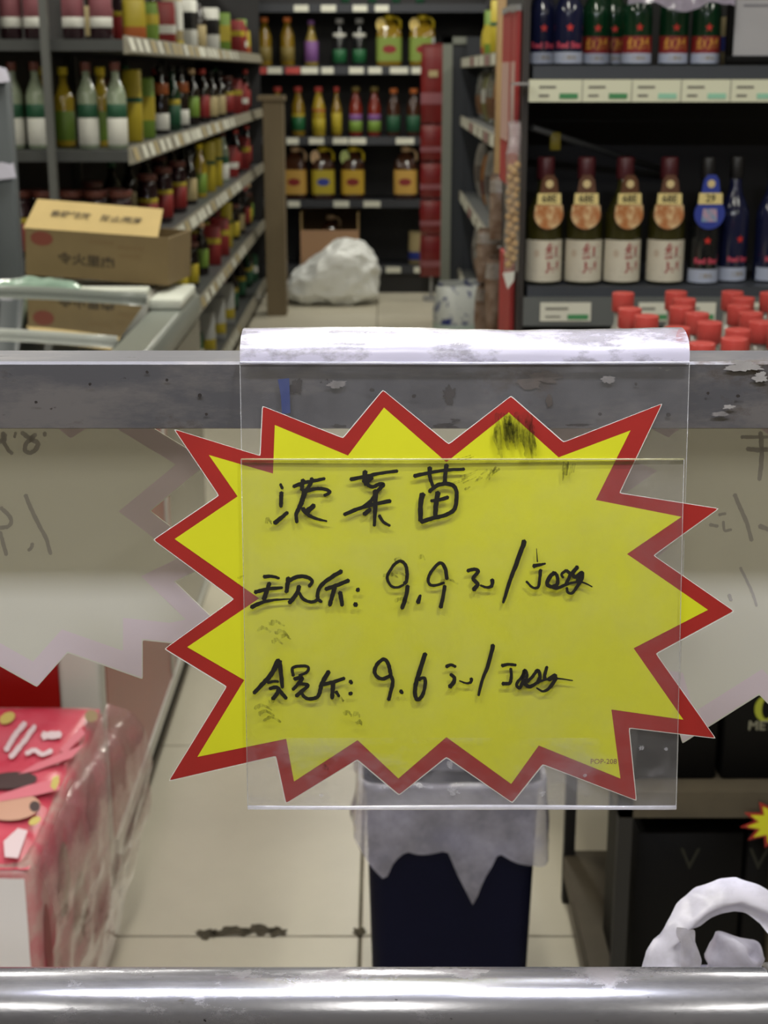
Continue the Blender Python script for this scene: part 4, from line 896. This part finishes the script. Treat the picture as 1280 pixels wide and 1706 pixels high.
for k in range(34):
    z=zt+(zb-zt)*k/33; o=link('nut',nme,hn); o.location=Vector((hx+0.007*math.cos(k*2.4),NY+0.007*math.sin(k*2.4),z))-hn.location
def tubef(zA,zB,rA,rB,amp,seed):
    def fn(u,v):
        a=2*math.pi*u; rr=rA+(rB-rA)*v; p=Vector((hx+rr*math.cos(a),NY+rr*math.sin(a),zA+(zB-zA)*v)); return p+noise.noise_vector(p*30+Vector((seed,0,0)))*amp
    return fn
MB().grid(tubef(zt+0.02,zb-0.015,0.0155,0.0145,0.003,1),14,20).build('net_sleeve',nutf,hn)
MB().grid(tubef(at(853,205,Y=NY).z,zt+0.02,0.011,0.015,0.006,2),12,10).build('plastic_top',FILM('top_film',(210,200,205),0.35,0.8,0.12,vs=25,bump=0.4),hn)
b=MB(); b.prism([at(838,455,Y=NY-0.015),at(858,452,Y=NY-0.015),at(856,468,Y=NY-0.015),at(846,482,Y=NY-0.015)],(0,0.002,0)); b.build('white_tag',W_,hn)
MB().tube([at(853,140,Y=NY),at(853,205,Y=NY)],0.0012,6).build('cord',GRc,hn)
MB().box(hx-0.003,EX0+0.006,NY-0.005,EY-0.0135,at(853,138,Y=NY).z-0.004,at(853,138,Y=NY).z).build('hook',GRc,hn)
snack=M('snack_bag_brown',(112,88,70),0.3,c2=(150,132,118),vs=26,thr=(0.4,0.65),bump=0.5,bs=40)
k_pack('hang_brown','hanging_snack_bag',0.075,0.05,0.20,snack,((0.75,0.95,FILM('bag_clear_top',(200,196,190),0.4,0.8,0.12,bump=0.4)),))
for n,(px,y0,y1,Y) in enumerate(((838,290,400,3.56),(817,380,470,3.75),(832,425,560,3.62),(812,470,575,3.9))):
    zt_,zb_=at(px,y0,Y=Y).z,at(px,y1,Y=Y).z
    t=put('hang_brown',(x_at(px,Y,1.1),Y,zb_),('brown snack bag hanging under the wooden pole','brown snack bag hanging lowest on the left of the end display','brown snack bag hanging below the white nut tag','brown snack bag hanging nearest the blue and white pack')[n],'snack bag','snack bags hung beside the end display',rz=0.3*n)
    t.scale=(0.9,0.9,(zt_-zb_)/0.21)
hk=thing('hook_stand','grey pegboard post carrying hanging snack bags','display stand',(0.285,3.75,0))
MB().box(0.318,0.328,3.51,3.96,0,1.20).build('pegboard',M('peg_grey',(70,66,62),0.5),hk)
for (px,y0,Y) in ((838,290,3.56),(817,380,3.75),(832,425,3.62),(812,470,3.9)):
    p=at(px,y0,Y=Y); MB().tube([(p.x-0.004,Y,p.z+0.018),(0.32,Y,p.z+0.019)],0.003,6).build('peg_hook',GRc,hk)

# ---------------- rack with red-capped bottles and black cartons
RX0,RX1,RY0,RY1=0.335,1.15,1.93,2.52
rk=thing('wire_rack','black open rack with red-capped bottles on top and black cartons below','rack',(0.75,2.22,0))
for x in (RX0,RX1):
    for y in (RY0,RY1-0.02): MB().box(x,x+0.02,y,y+0.02,0,0.98).build('post',blk,rk)
shb=M('rack_shelf',(74,66,52),0.6,var=0.15,vs=9)
for z in (0.93,0.52,0.10): MB().box(RX0,RX1+0.02,RY0,RY1,z-0.04,z).build('shelf_board',shb,rk)
glassr=FILM('flint_glass',(180,182,176),0.35,0.6,0.08)
k_bottle('redcap','small_liquor_bottle',0.224,0.029,clrl,RC,((0.15,0.5,W_),),nr=0.0135,sh=0.6,neck=0.78,capr=0.0172,cz=0.865)
caps=[(1039,489),(1127,487),(1221,487),(1050,515),(1141,499),(1135,512),(1239,497),(1232,510),(1252,522),(1078,527),(1162,523),(1183,538),(1129,547),(1230,550),(1268,537),(1224,565),(1170,573),(1284,489),(1296,512),(1300,548)]
caps.sort(key=lambda c:(c[1],c[0])); done=[]
for n,(px,py) in enumerate(caps):
    p=at(px,py,Z=0.93+0.224)
    for it in range(30):
        for q in done:
            d=Vector((p.x-q.x,p.y-q.y))
            if d.length<0.0605: d=d.normalized()*(0.061-d.length) if d.length>1e-5 else Vector((0.06,0)); p.x+=d.x; p.y+=d.y
    done.append(p.copy())
    put('redcap',(p.x,p.y,0.93),f"small liquor bottle with red cap, {ORD[n]} counting from the back row forward",'liquor bottle','red-capped liquor bottles',rz=0)
bc=M('carton_black',(13,12,12),0.6,spec=0.15); limey=M('logo_lime',(150,156,40),0.5); pale=M('logo_pale',(120,118,100),0.5)
for n,(x0,x1) in enumerate(((0.36,0.478),(0.486,0.604),(0.612,0.73),(0.738,0.856))):
    t=thing('gift_carton',f"black carton with lime ring emblem on the middle rack shelf, {ORD[n]} from the left",'carton',((x0+x1)/2,2.06,0.52),'black cartons on the middle rack shelf')
    MB().rbox(x0,x1,1.97,2.12,0.5215,0.86,0.003,n=1).build('box',bc,t); cx=(x0+x1)/2
    zc=at(1262,1180,Y=1.97).z
    b=MB(); N=24
    b.add([(cx+ro*math.sin(2*math.pi*k/N)*0.85,1.9692,zc+ro*math.cos(2*math.pi*k/N)) for ro in (0.021,) for k in range(N)]+[(cx+0.010*math.sin(2*math.pi*k/N)*0.75,1.9692,zc+0.016*math.cos(2*math.pi*k/N)) for k in range(N)],[(k,(k+1)%N,(k+1)%N+N,k+N) for k in range(N)])
    b.build('ring_emblem',limey,t); text_obj('lettering','META',0.020,pale,t,(cx,1.9690,at(1262,1209,Y=1.97).z),(1,0,0),(0,0,1),0.0005)
for n,(x0,x1,z1) in enumerate(((0.372,0.53,0.43),(0.535,0.57,0.43))):
    t=thing('gift_carton',('wide black carton on the lowest rack shelf with a faint emblem','slim black carton beside the wide one on the lowest rack shelf')[n],'carton',((x0+x1)/2,2.1,0.10))
    MB().rbox(x0,x1,1.98,2.25,0.1015,z1,0.003,n=1).build('box',bc,t); text_obj('lettering','V',0.05,M('faint_lime',(26,27,16),0.7),t,((x0+x1)/2,1.9790,0.385),(1,0,0),(0,0,1))
t=thing('cardboard_box','dull brown cardboard box on the lowest rack shelf at the right','box',(0.66,2.15,0.10)); MB().rbox(0.58,0.80,1.99,2.28,0.1015,0.40,0.003,n=1).build('box',M('dull_card',(96,86,66),0.8),t); MB().box(0.585,0.795,1.9885,1.9898,0.24,0.27).build('tape',M('tape_tan',(120,104,76),0.4),t)
def burst(cx,cz,y,rx,rz,n,k=0.62):
    return [(cx+(rx if i%2==0 else rx*k)*math.sin(math.pi*i/n),y,cz+(rz if i%2==0 else rz*k)*math.cos(math.pi*i/n)) for i in range(2*n)]
t=thing('price_card','small yellow burst price card hanging on the rack shelf at the right edge','price sign',(0.55,RY0-0.01,0.44)); pc=at(1296,1372,Y=RY0-0.006)
MB().prism(burst(pc.x,pc.z,RY0-0.006,0.053,0.040,11),(0,0.0012,0)).build('red_border',red_m,t); MB().prism(burst(pc.x,pc.z,RY0-0.0075,0.043,0.032,11),(0,0.0012,0)).build('yellow_panel',yel_m,t); MB().box(pc.x-0.008,pc.x+0.008,RY0-0.005,RY0-0.003,pc.z+0.02,0.50).build('clip',GRc,t)

# ---------------- waste bin
bn=thing('waste_bin','tall dark navy waste bin with a pale plastic liner','bin',(0.101,2.12,0))
navyb=M('bin_navy',(16,18,44),0.6,var=0.1,vs=4,spec=0.08)
def brect(w,d,z,r=0.025):
    o=[]
    for sx,sy,a0 in ((1,1,0),(-1,1,90),(-1,-1,180),(1,-1,270)):
        for k in range(5):
            a=R(a0+22.5*k); o.append((0.101+sx*(w/2-r)+r*math.cos(a),2.12+sy*(d/2-r)+r*math.sin(a),z))
    return o
HB=0.50
b=MB(); b.loft([brect(0.225,0.215,0.0),brect(0.230,0.22,0.01),brect(0.256,0.246,HB-0.02),brect(0.262,0.252,HB-0.015),brect(0.262,0.252,HB),brect(0.246,0.236,HB),brect(0.215,0.205,0.02)],0,True,True); b.build('tub',navyb,bn)
liner=FILM('liner_film',(186,184,206),0.45,0.85,0.2,vs=16,bump=0.5,bs=30)
def linf(u,v):
    ring=[Vector(q) for q in brect(0.268+0.03*v,0.258+0.03*v,0,0.03)]; n=len(ring); ln=[(ring[(k+1)%n]-ring[k]).length for k in range(n)]; f=u*sum(ln); i=0
    while i<n-1 and f>ln[i]: f-=ln[i]; i+=1
    p=ring[i].lerp(ring[(i+1)%n],min(1,f/ln[i]))
    c=Vector((0.101,2.12,0)); fx_=(p.x-0.101)/0.13; drop=0.10+0.025*noise.noise((u*9,0,3))
    if p.y<2.06: drop+=0.055*max(0,1-abs(fx_+0.80)/0.30)+0.085*max(0,1-abs(fx_-0.22)/0.30)+0.03*max(0,fx_)
    if v<0.3: k=v/0.3; p=c+(p-c)*(0.86+0.14*k); p.z=HB-0.10*(1-k)**2+0.006
    else: p.z=HB+0.006-(v-0.3)/0.7*drop
    return p+noise.noise_vector(p*22)*0.010*v
MB().grid(linf,150,16).build('bag_liner',liner,bn)

# ---------------- freezer on the left
FX1,FX0,FY0,FY1=-0.50,-1.45,2.46,4.05
fz=thing('chest_freezer','red and grey chest freezer with a sliding glass lid on the left','freezer',(-0.95,3.2,0))
fred=M('freezer_red',(146,56,44),0.3,var=0.1,vs=3); fgrey=M('freezer_grey',(128,124,112),0.25,0.5,var=0.15,vs=4,stretch=(1,6,0.4)); fwhite=M('freezer_white',(190,190,182),0.35); fdark=M('freezer_kick',(40,36,30),0.8); frim=M('freezer_rim',(126,132,126),0.3)
fdr=M('freezer_deep_red',(140,16,12),0.3)
MB().box(FX0,FX1-0.012,FY0+0.012,FY1,0.10,0.86).build('cabinet',fwhite,fz)
MB().box(FX0,FX1-0.02,FY0+0.03,FY1-0.02,0.0,0.10).build('kick_plate',fdark,fz)
MB().box(FX1-0.012,FX1,FY0+0.05,3.36,0.13,0.86).build('side_panel',fred,fz); MB().box(FX1-0.012,FX1,3.36,FY1,0.13,0.86).build('side_panel',fgrey,fz)
MB().box(FX1-0.012,FX1+0.006,FY0+0.05,FY1,0.10,0.13).build('base_trim',fwhite,fz)
MB().rbox(FX1-0.075,FX1,FY0-0.004,FY0+0.05,0.10,0.86,0.01).build('corner_post',fwhite,fz)
MB().box(FX0,FX1-0.075,FY0,FY0+0.012,0.10,0.86).build('front_panel',fdr,fz)
MB().rbox(FX1-0.008,FX1+0.004,3.28,3.31,0.14,0.8,0.003,n=1).build('panel_seam',fwhite,fz)
MB().rbox(FX1-0.085,FX1+0.004,FY0,FY1,0.86,0.935,0.02).build('rim',frim,fz); MB().rbox(FX0,FX1-0.085,FY0,FY0+0.08,0.86,0.92,0.015).build('rim',frim,fz); MB().rbox(FX0,FX0+0.06,FY0+0.08,FY1,0.86,0.935,0.02).build('rim',frim,fz)
MB().rbox(FX0+0.06,FX1-0.085,3.70,FY1,0.86,0.965,0.01).build('rear_ledge',fwhite,fz)
def lid(o):
    def fn(u,v):
        x=FX0+0.06+(FX1-0.085-FX0-0.06)*u; y=FY0+0.08+(3.70-FY0-0.08)*v
        return (x,y,0.905+o+0.055*v**1.5+0.02*math.sin(math.pi*u))
    return fn
gm=FILM('lid_glass',(150,160,150),0.10,0.16,0.03,vs=6,gl=2.4)
MB().grid(lid(0.0),14,14).build('glass_lid',gm,fz,fix=False)
MB().tube([lid(0.004)(u/12,1.0) for u in range(13)],0.012,8).build('lid_frame',frim,fz); MB().tube([lid(0.004)(u/12,0.62) for u in range(13)],0.010,8).build('lid_frame',M('lid_bar',(170,174,168),0.3),fz)
MB().tube([lid(0.006)(0.80,0.30+0.05*k) for k in range(4)],0.008,8).build('lid_handle',fwhite,fz)
MB().box(FX0+0.06,FX1-0.085,FY0+0.08,3.70,0.862,0.866).build('inner_floor',M('freezer_inside',(70,76,72),0.6),fz)
k_pack('frozen','frozen_pack',0.17,0.035,0.22,M('frozen_green',(96,120,84),0.35,var=0.2,vs=14),((0.3,0.6,W_),))
# foam pad, pale green film and the carton on the ledge
LZ_=0.967
fp_=thing('foam_pad','white foam slab in front of the cardboard box on the freezer','foam pad',(-0.62,3.86,LZ_)); MB().rbox(-0.80,FX1-0.09,3.725,3.80,LZ_,LZ_+0.014,0.006).build('slab',M('foam',(206,210,200),0.8,var=0.05,vs=60),fp_); MB().rbox(-0.580,-0.500,3.70,3.98,0.9365,0.961,0.006).build('loose_corner',M('foam',(206,210,200)),fp_)
gfm=FILM('mint_film',(176,206,190),0.6,0.95,0.15,vs=12,bump=0.5)
gf=thing('green_plastic_bag','pale mint crumpled plastic bag beside the cardboard box','plastic bag',(x_at(50,3.74,1.0),3.765,LZ_+0.006))
MB().grid(lambda u,v:Vector((-0.12+0.24*u,-0.03+0.06*v,0.010+0.024*math.sin(math.pi*u)**0.5*math.sin(math.pi*v)**0.5))+noise.noise_vector(Vector((u*6,v*4,5)))*0.010*math.sin(math.pi*v),26,12).build('film',gfm,gf,world=False)
bxl,bxr=x_at(37,3.80,1.05),x_at(289,3.80,1.05)
BZ0=LZ_+0.022; BZ1=at(160,390,Y=3.82).z
BXR=R(3.0)
cbx=thing('cardboard_box','open cardboard box with printed front flap standing on the freezer','box',((bxl+bxr)/2,3.92,BZ0),rz=0)
BYa,BYb=3.82,4.02; th=0.005
kraft_shaded=M('kraft_shaded',(124,106,72),0.8,var=0.05,vs=10); kraft_lit=M('kraft_flap_lit',(196,172,116),0.8,var=0.04,vs=12)  # one cardboard: shade painted into the darker walls, light into the paler flap
MB().box(bxl,bxr,BYa,BYa+th,BZ0,BZ1).build('front_wall',kraft_shaded,cbx); MB().box(bxl,bxr,BYb-th,BYb,BZ0,BZ1).build('rear_wall',kraft_shaded,cbx)
for x in (bxl,bxr-th): MB().box(x,x+th,BYa+th,BYb-th,BZ0,BZ1).build('side_wall',kraft_shaded,cbx)
MB().box(bxl+th,bxr-th,BYa+th,BYb-th,BZ0,BZ0+th).build('base',kraft_shaded,cbx)
fu=at(50,332,Y=BYa+0.09); fA=[Vector((bxl-0.004,BYa,BZ1)),Vector((bxr-0.03,BYa,BZ1-0.004)),None,Vector((x_at(46,BYa+0.09,1.15),BYa+0.10,at(50,341,Y=BYa+0.10).z))]
fA[2]=fA[1]+(fA[3]-fA[0])+(fA[1]-fA[0]).normalized()*(-0.016)
fN=(fA[1]-fA[0]).cross(fA[3]-fA[0]).normalized()
if fN.y>0: fN=-fN
fl_=MB().prism(fA,-fN*0.004).build('front_flap',kraft_lit,cbx)
prk=M('box_print',(92,80,60),0.8); prd=M('box_print_dark',(66,56,40),0.8); fx=(fA[1]-fA[0]).normalized(); fy=((fA[3]-fA[0])-(fA[3]-fA[0]).dot(fx)*fx).normalized()
fc=lambda u,v:(fA[0]*(1-u)+fA[1]*u)*(1-v)+(fA[3]*(1-u)+fA[2]*u)*v+fN*0.003
text_obj('flap_lettering','易碎轻放',0.026,prk,fl_,fc(0.31,0.52),fx,fy,0.0005,1.05); text_obj('flap_lettering','防止潮湿',0.026,prk,fl_,fc(0.70,0.50),fx,fy,0.0005,1.05)
fw=[o for o in cbx.children if o.name.startswith('front_wall')][0]
p=at(148,439,Y=BYa-0.001); text_obj('box_lettering','令火里肉',0.030,prd,fw,p,(1,0,-0.03),(0,0,1),0.0008,1.28)
for a,c,y in ((150,194,405),(200,246,411),(203,240,425)): MB().box(x_at(a,BYa,1.1),x_at(c,BYa,1.1),BYa-0.0012,BYa-0.0004,at(a,y+4,Y=BYa).z,at(a,y-3,Y=BYa).z).build('box_print',M('box_print_pale',(122,102,68),0.8),fw)
p=at(68,406,Y=BYa); MB().add([(p.x+0.030*math.cos(2*math.pi*k/20),BYa-0.0012,p.z+0.018*math.sin(2*math.pi*k/20)) for k in range(20)],[tuple(range(20))]).build('red_oval',M('oval_red',(122,62,48),0.8),fw)
cbx.rotation_euler=(0,BXR,R(-9)); cbx.location.z+=0.0; cbx.location.y+=0.03
# grey post with price plates at the far left
gp=thing('plate_post','grey post with two tilted pale price plates at the left edge','post',(x_at(8,4.55,1.2),4.55,0)); gx=gp.location.x
MB().rbox(gx-0.035,gx+0.035,4.52,4.58,0,1.5,0.01).build('post',M('post_slate',(78,84,88),0.5),gp)
for y0,y1 in ((108,142),(258,302)):
    zt,zb=at(8,y0,Y=4.5).z,at(8,y1,Y=4.5).z; MB().prism([(gx-0.05,4.50,zb),(gx+0.045,4.50,zb+0.01),(gx+0.030,4.53,zt-0.012),(gx-0.02,4.53,zt)],(0,0.004,0.002)).build('price_plate',M('plate_lilac',(176,174,190),0.35),gp)

# ---------------- pink tissue pack in front of the freezer
tpk=thing('tissue_pack','big pink film-wrapped tissue pack standing on the floor at the lower left','tissue pack',(-0.72,2.12,0))
pink=M('pack_pink',(204,62,86),0.28,c2=(216,104,122),vs=7,bump=0.15,bs=18); pside=M('pack_side',(182,84,98),0.35,c2=(184,148,142),vs=9,thr=(0.4,0.6),bump=0.3,bs=18); pwhite=M('pack_white_end',(232,228,232),0.4,bump=0.2,bs=14)
PX0,PX1,PY0,PY1,PZ=-1.02,-0.485,1.84,2.40,0.455
MB().rbox(PX0,PX1,PY0+0.004,PY1,0.0,PZ-0.008,0.02).build('rolls_block',pside,tpk)
def top(u,v):
    x=PX0+0.006+(PX1-PX0-0.012)*u; y=PY0+0.008+(PY1-PY0-0.014)*v; e=min(1,min(u,1-u)*12)*min(1,min(v,1-v)*12)
    return (x,y,PZ-0.012+0.014*e**0.5+0.004*noise.noise((x*14,y*14,0)))
MB().grid(top,30,30).build('top_face',pink,tpk)
MB().grid(lambda u,v:(PX0+0.01+(PX1-PX0-0.02)*u,PY0-0.001+0.003*noise.noise((u*6,v*6,1)),0.01+(PZ-0.03)*v),16,14).build('end_face',pwhite,tpk,fix=False)
def topp(px,py): p=at(px,py,Z=PZ+0.007); return p
def patch(pts,mat,nm,dz=0.0):
    MB().add([topp(x,y)+Vector((0,0,dz)) for x,y in pts],[tuple(range(len(pts)))]).build(nm,mat,tpk)
def ell(cx,cy,rx,ry,n=18,rot=0): return [(cx+rx*math.cos(2*math.pi*k/n)*math.cos(rot)-ry*math.sin(2*math.pi*k/n)*math.sin(rot),cy+rx*math.cos(2*math.pi*k/n)*math.sin(rot)+ry*math.sin(2*math.pi*k/n)*math.cos(rot)) for k in range(n)]
whp=M('print_white',(226,206,214),0.4); skin=M('print_tan',(206,160,140),0.45); hair=M('print_dark',(74,60,62),0.45); ylp=M('print_yellow',(206,190,110),0.4); rdp=M('print_red',(178,40,58),0.35); ltp=M('print_rose',(222,126,142),0.35)
b=MB()
for i,(pth,w) in enumerate((([(10,1250),(25,1225),(42,1205)],9),([(18,1262),(40,1235),(58,1210)],9),([(72,1226),(100,1224)],13),([(44,1256),(58,1250),(70,1257),(86,1251)],8))): stroke(b,pth,w,w*0.9,lambda x,y: topp(x,y)+Vector((0,0,0.0006)),0.2,i)
b.build('white_lettering',whp,tpk,fix=False)['kind']='stuff'
patch([(100,1248),(135,1210),(142,1222),(108,1256)],ltp,'rose_ribbon'); patch([(30,1290),(60,1272),(140,1240),(120,1262),(60,1284)],ltp,'rose_ribbon')
patch(ell(12,1196,14,9,14,-0.5),ylp,'yellow_blossom'); patch(ell(152,1193,11,10),M('print_olive',(150,130,96),0.4),'olive_leaf')
patch(ell(18,1300,44,14,18,-0.08),hair,'dark_band'); patch(ell(22,1345,46,22,18,-0.1),skin,'tan_oval',0.0003); patch(ell(58,1344,9,9),hair,'dark_spot',0.0006)
patch([(-10,1328),(50,1308),(96,1298),(100,1316),(60,1326),(0,1336)],ltp,'rose_ribbon',0.0009); patch([(84,1312),(88,1296),(98,1292),(99,1304),(92,1318)],ylp,'yellow_swirl',0.0012); patch(ell(58,1368,11,6,14,-0.5),ylp,'yellow_swirl',0.0006); patch([(6,1402),(30,1380),(46,1384),(30,1430),(8,1428)],whp,'white_flower',0.0004)
side_p=M('side_red',(150,60,66),0.35); side_o=M('side_olive',(140,120,100),0.4)
b=MB()
for i,(y,z,ry,rz_,m) in enumerate(((2.25,0.34,0.04,0.05,side_p),(2.12,0.22,0.05,0.06,side_o),(2.02,0.33,0.04,0.06,side_o),(1.95,0.18,0.03,0.07,side_p),(2.30,0.16,0.05,0.05,side_p),(1.90,0.30,0.02,0.06,side_p))):
    MB().add([(PX1+0.0012,y+ry*math.cos(2*math.pi*k/14)*(1+0.2*math.sin(3*k)),z+rz_*math.sin(2*math.pi*k/14)) for k in range(14)],[tuple(range(14))]).build('side_print',m,tpk)
pfm=FILM('pack_film',(196,140,146),0.22,0.66,0.15,vs=14,gl=1.0,thr=(0.42,0.7),bump=0.5,bs=22,stretch=(1,1,1.6))
def film(u,v):
    y=PY0+0.01+(PY1-PY0)*u; bul=0.085*math.sin(math.pi*min(1,max(0,v))**0.62)**0.8*(0.22+0.78*u)*(1-0.75*v)
    p=Vector((PX1+0.004+bul,y,PZ*(1-v)*0.97+0.005)); f=noise.noise_vector(Vector((u*4,v*5,8)))*0.022+noise.noise_vector(Vector((u*11,v*12,3)))*0.008
    e=math.sin(math.pi*v); p+=Vector((abs(f.x),f.y*0.5,f.z*0.4))*e; return p
MB().grid(film,44,36).build('plastic_film',pfm,tpk,fix=False)

# ---------------- white carrier bag at the lower right, behind the tube
bagm=FILM('carrier_plastic',(226,225,248),0.70,0.97,0.25,tl_=0.15,vs=26,gl=0.35,thr=(0.34,0.56),bump=0.25,bs=60)
CBY=0.80
cbg=thing('carrier_bag','white plastic carrier bag with raised handle loop behind the lower tube','carrier bag',(at(1180,1600,Y=CBY).x,CBY,0.872)); cx0=cbg.location.x
outer=[(1058,1700),(1066,1620),(1078,1580),(1100,1556),(1112,1530),(1130,1506),(1160,1482),(1200,1464),(1230,1462),(1262,1474),(1300,1492),(1340,1530),(1365,1590),(1372,1700)]
inner=[(1140,1700),(1142,1620),(1136,1585),(1128,1568),(1142,1552),(1166,1543),(1188,1531),(1206,1524),(1226,1521),(1246,1524),(1268,1537),(1292,1562),(1310,1600),(1316,1700)]
nO=len(outer)
def handle(side):
    def fn(u,v):
        f=u*(nO-1); i=min(nO-2,int(f)); t=f-i
        a=Vector(outer[i]).lerp(Vector(outer[i+1]),t); c=Vector(inner[i]).lerp(Vector(inner[i+1]),t); q=a.lerp(c,v)
        p=at(q.x,q.y,Y=CBY+0.00030*(1620-q.y)); fold=0.0035*math.sin(v*math.pi*2.2+u*3)+0.003*(ridge(Vector((u*5,v*1.4,4)))-0.5)
        p.y+=side*(0.003+0.004*math.sin(math.pi*v))+fold
        return p+noise.noise_vector(p*60+Vector((side,0,0)))*0.002
    return fn
MB().grid(handle(-1),60,10).build('handle_loop',bagm,cbg)
MB().grid(lambda u,v: at(1126+34*u+14*v,1548+4*u+72*v,Y=CBY-0.018)+noise.noise_vector(Vector((u*3,v*4,1)))*0.003,8,14).build('folded_gusset',bagm,cbg,fix=False)
def knot(u,v):
    a=2*math.pi*u; ph=math.pi*v; q=at(1226,1606,Y=CBY+0.03); p=q+Vector((0.017*math.sin(ph)*math.cos(a),0.014*math.sin(ph)*math.sin(a),0.020*math.cos(ph))); return p+(p-q)*(0.5*(ridge(p*42)-0.5))+noise.noise_vector(p*55)*0.007
MB().grid(knot,30,20).build('crumpled_top',bagm,cbg,fix=False)
def body(u,v):
    a=2*math.pi*u; k=0.55+0.45*math.sin(math.pi*min(1,v*0.9+0.05)); z=0.874+(at(1200,1700,Y=CBY).z-0.874)*v
    c=at(1215,1612,Y=CBY); p=Vector((c.x+0.058*k*math.cos(a),CBY+0.03+0.05*k*math.sin(a),z)); return p+noise.noise_vector(p*40)*0.006*min(1,v*4)
MB().grid(body,40,16).build('bag_body',bagm,cbg,fix=False)
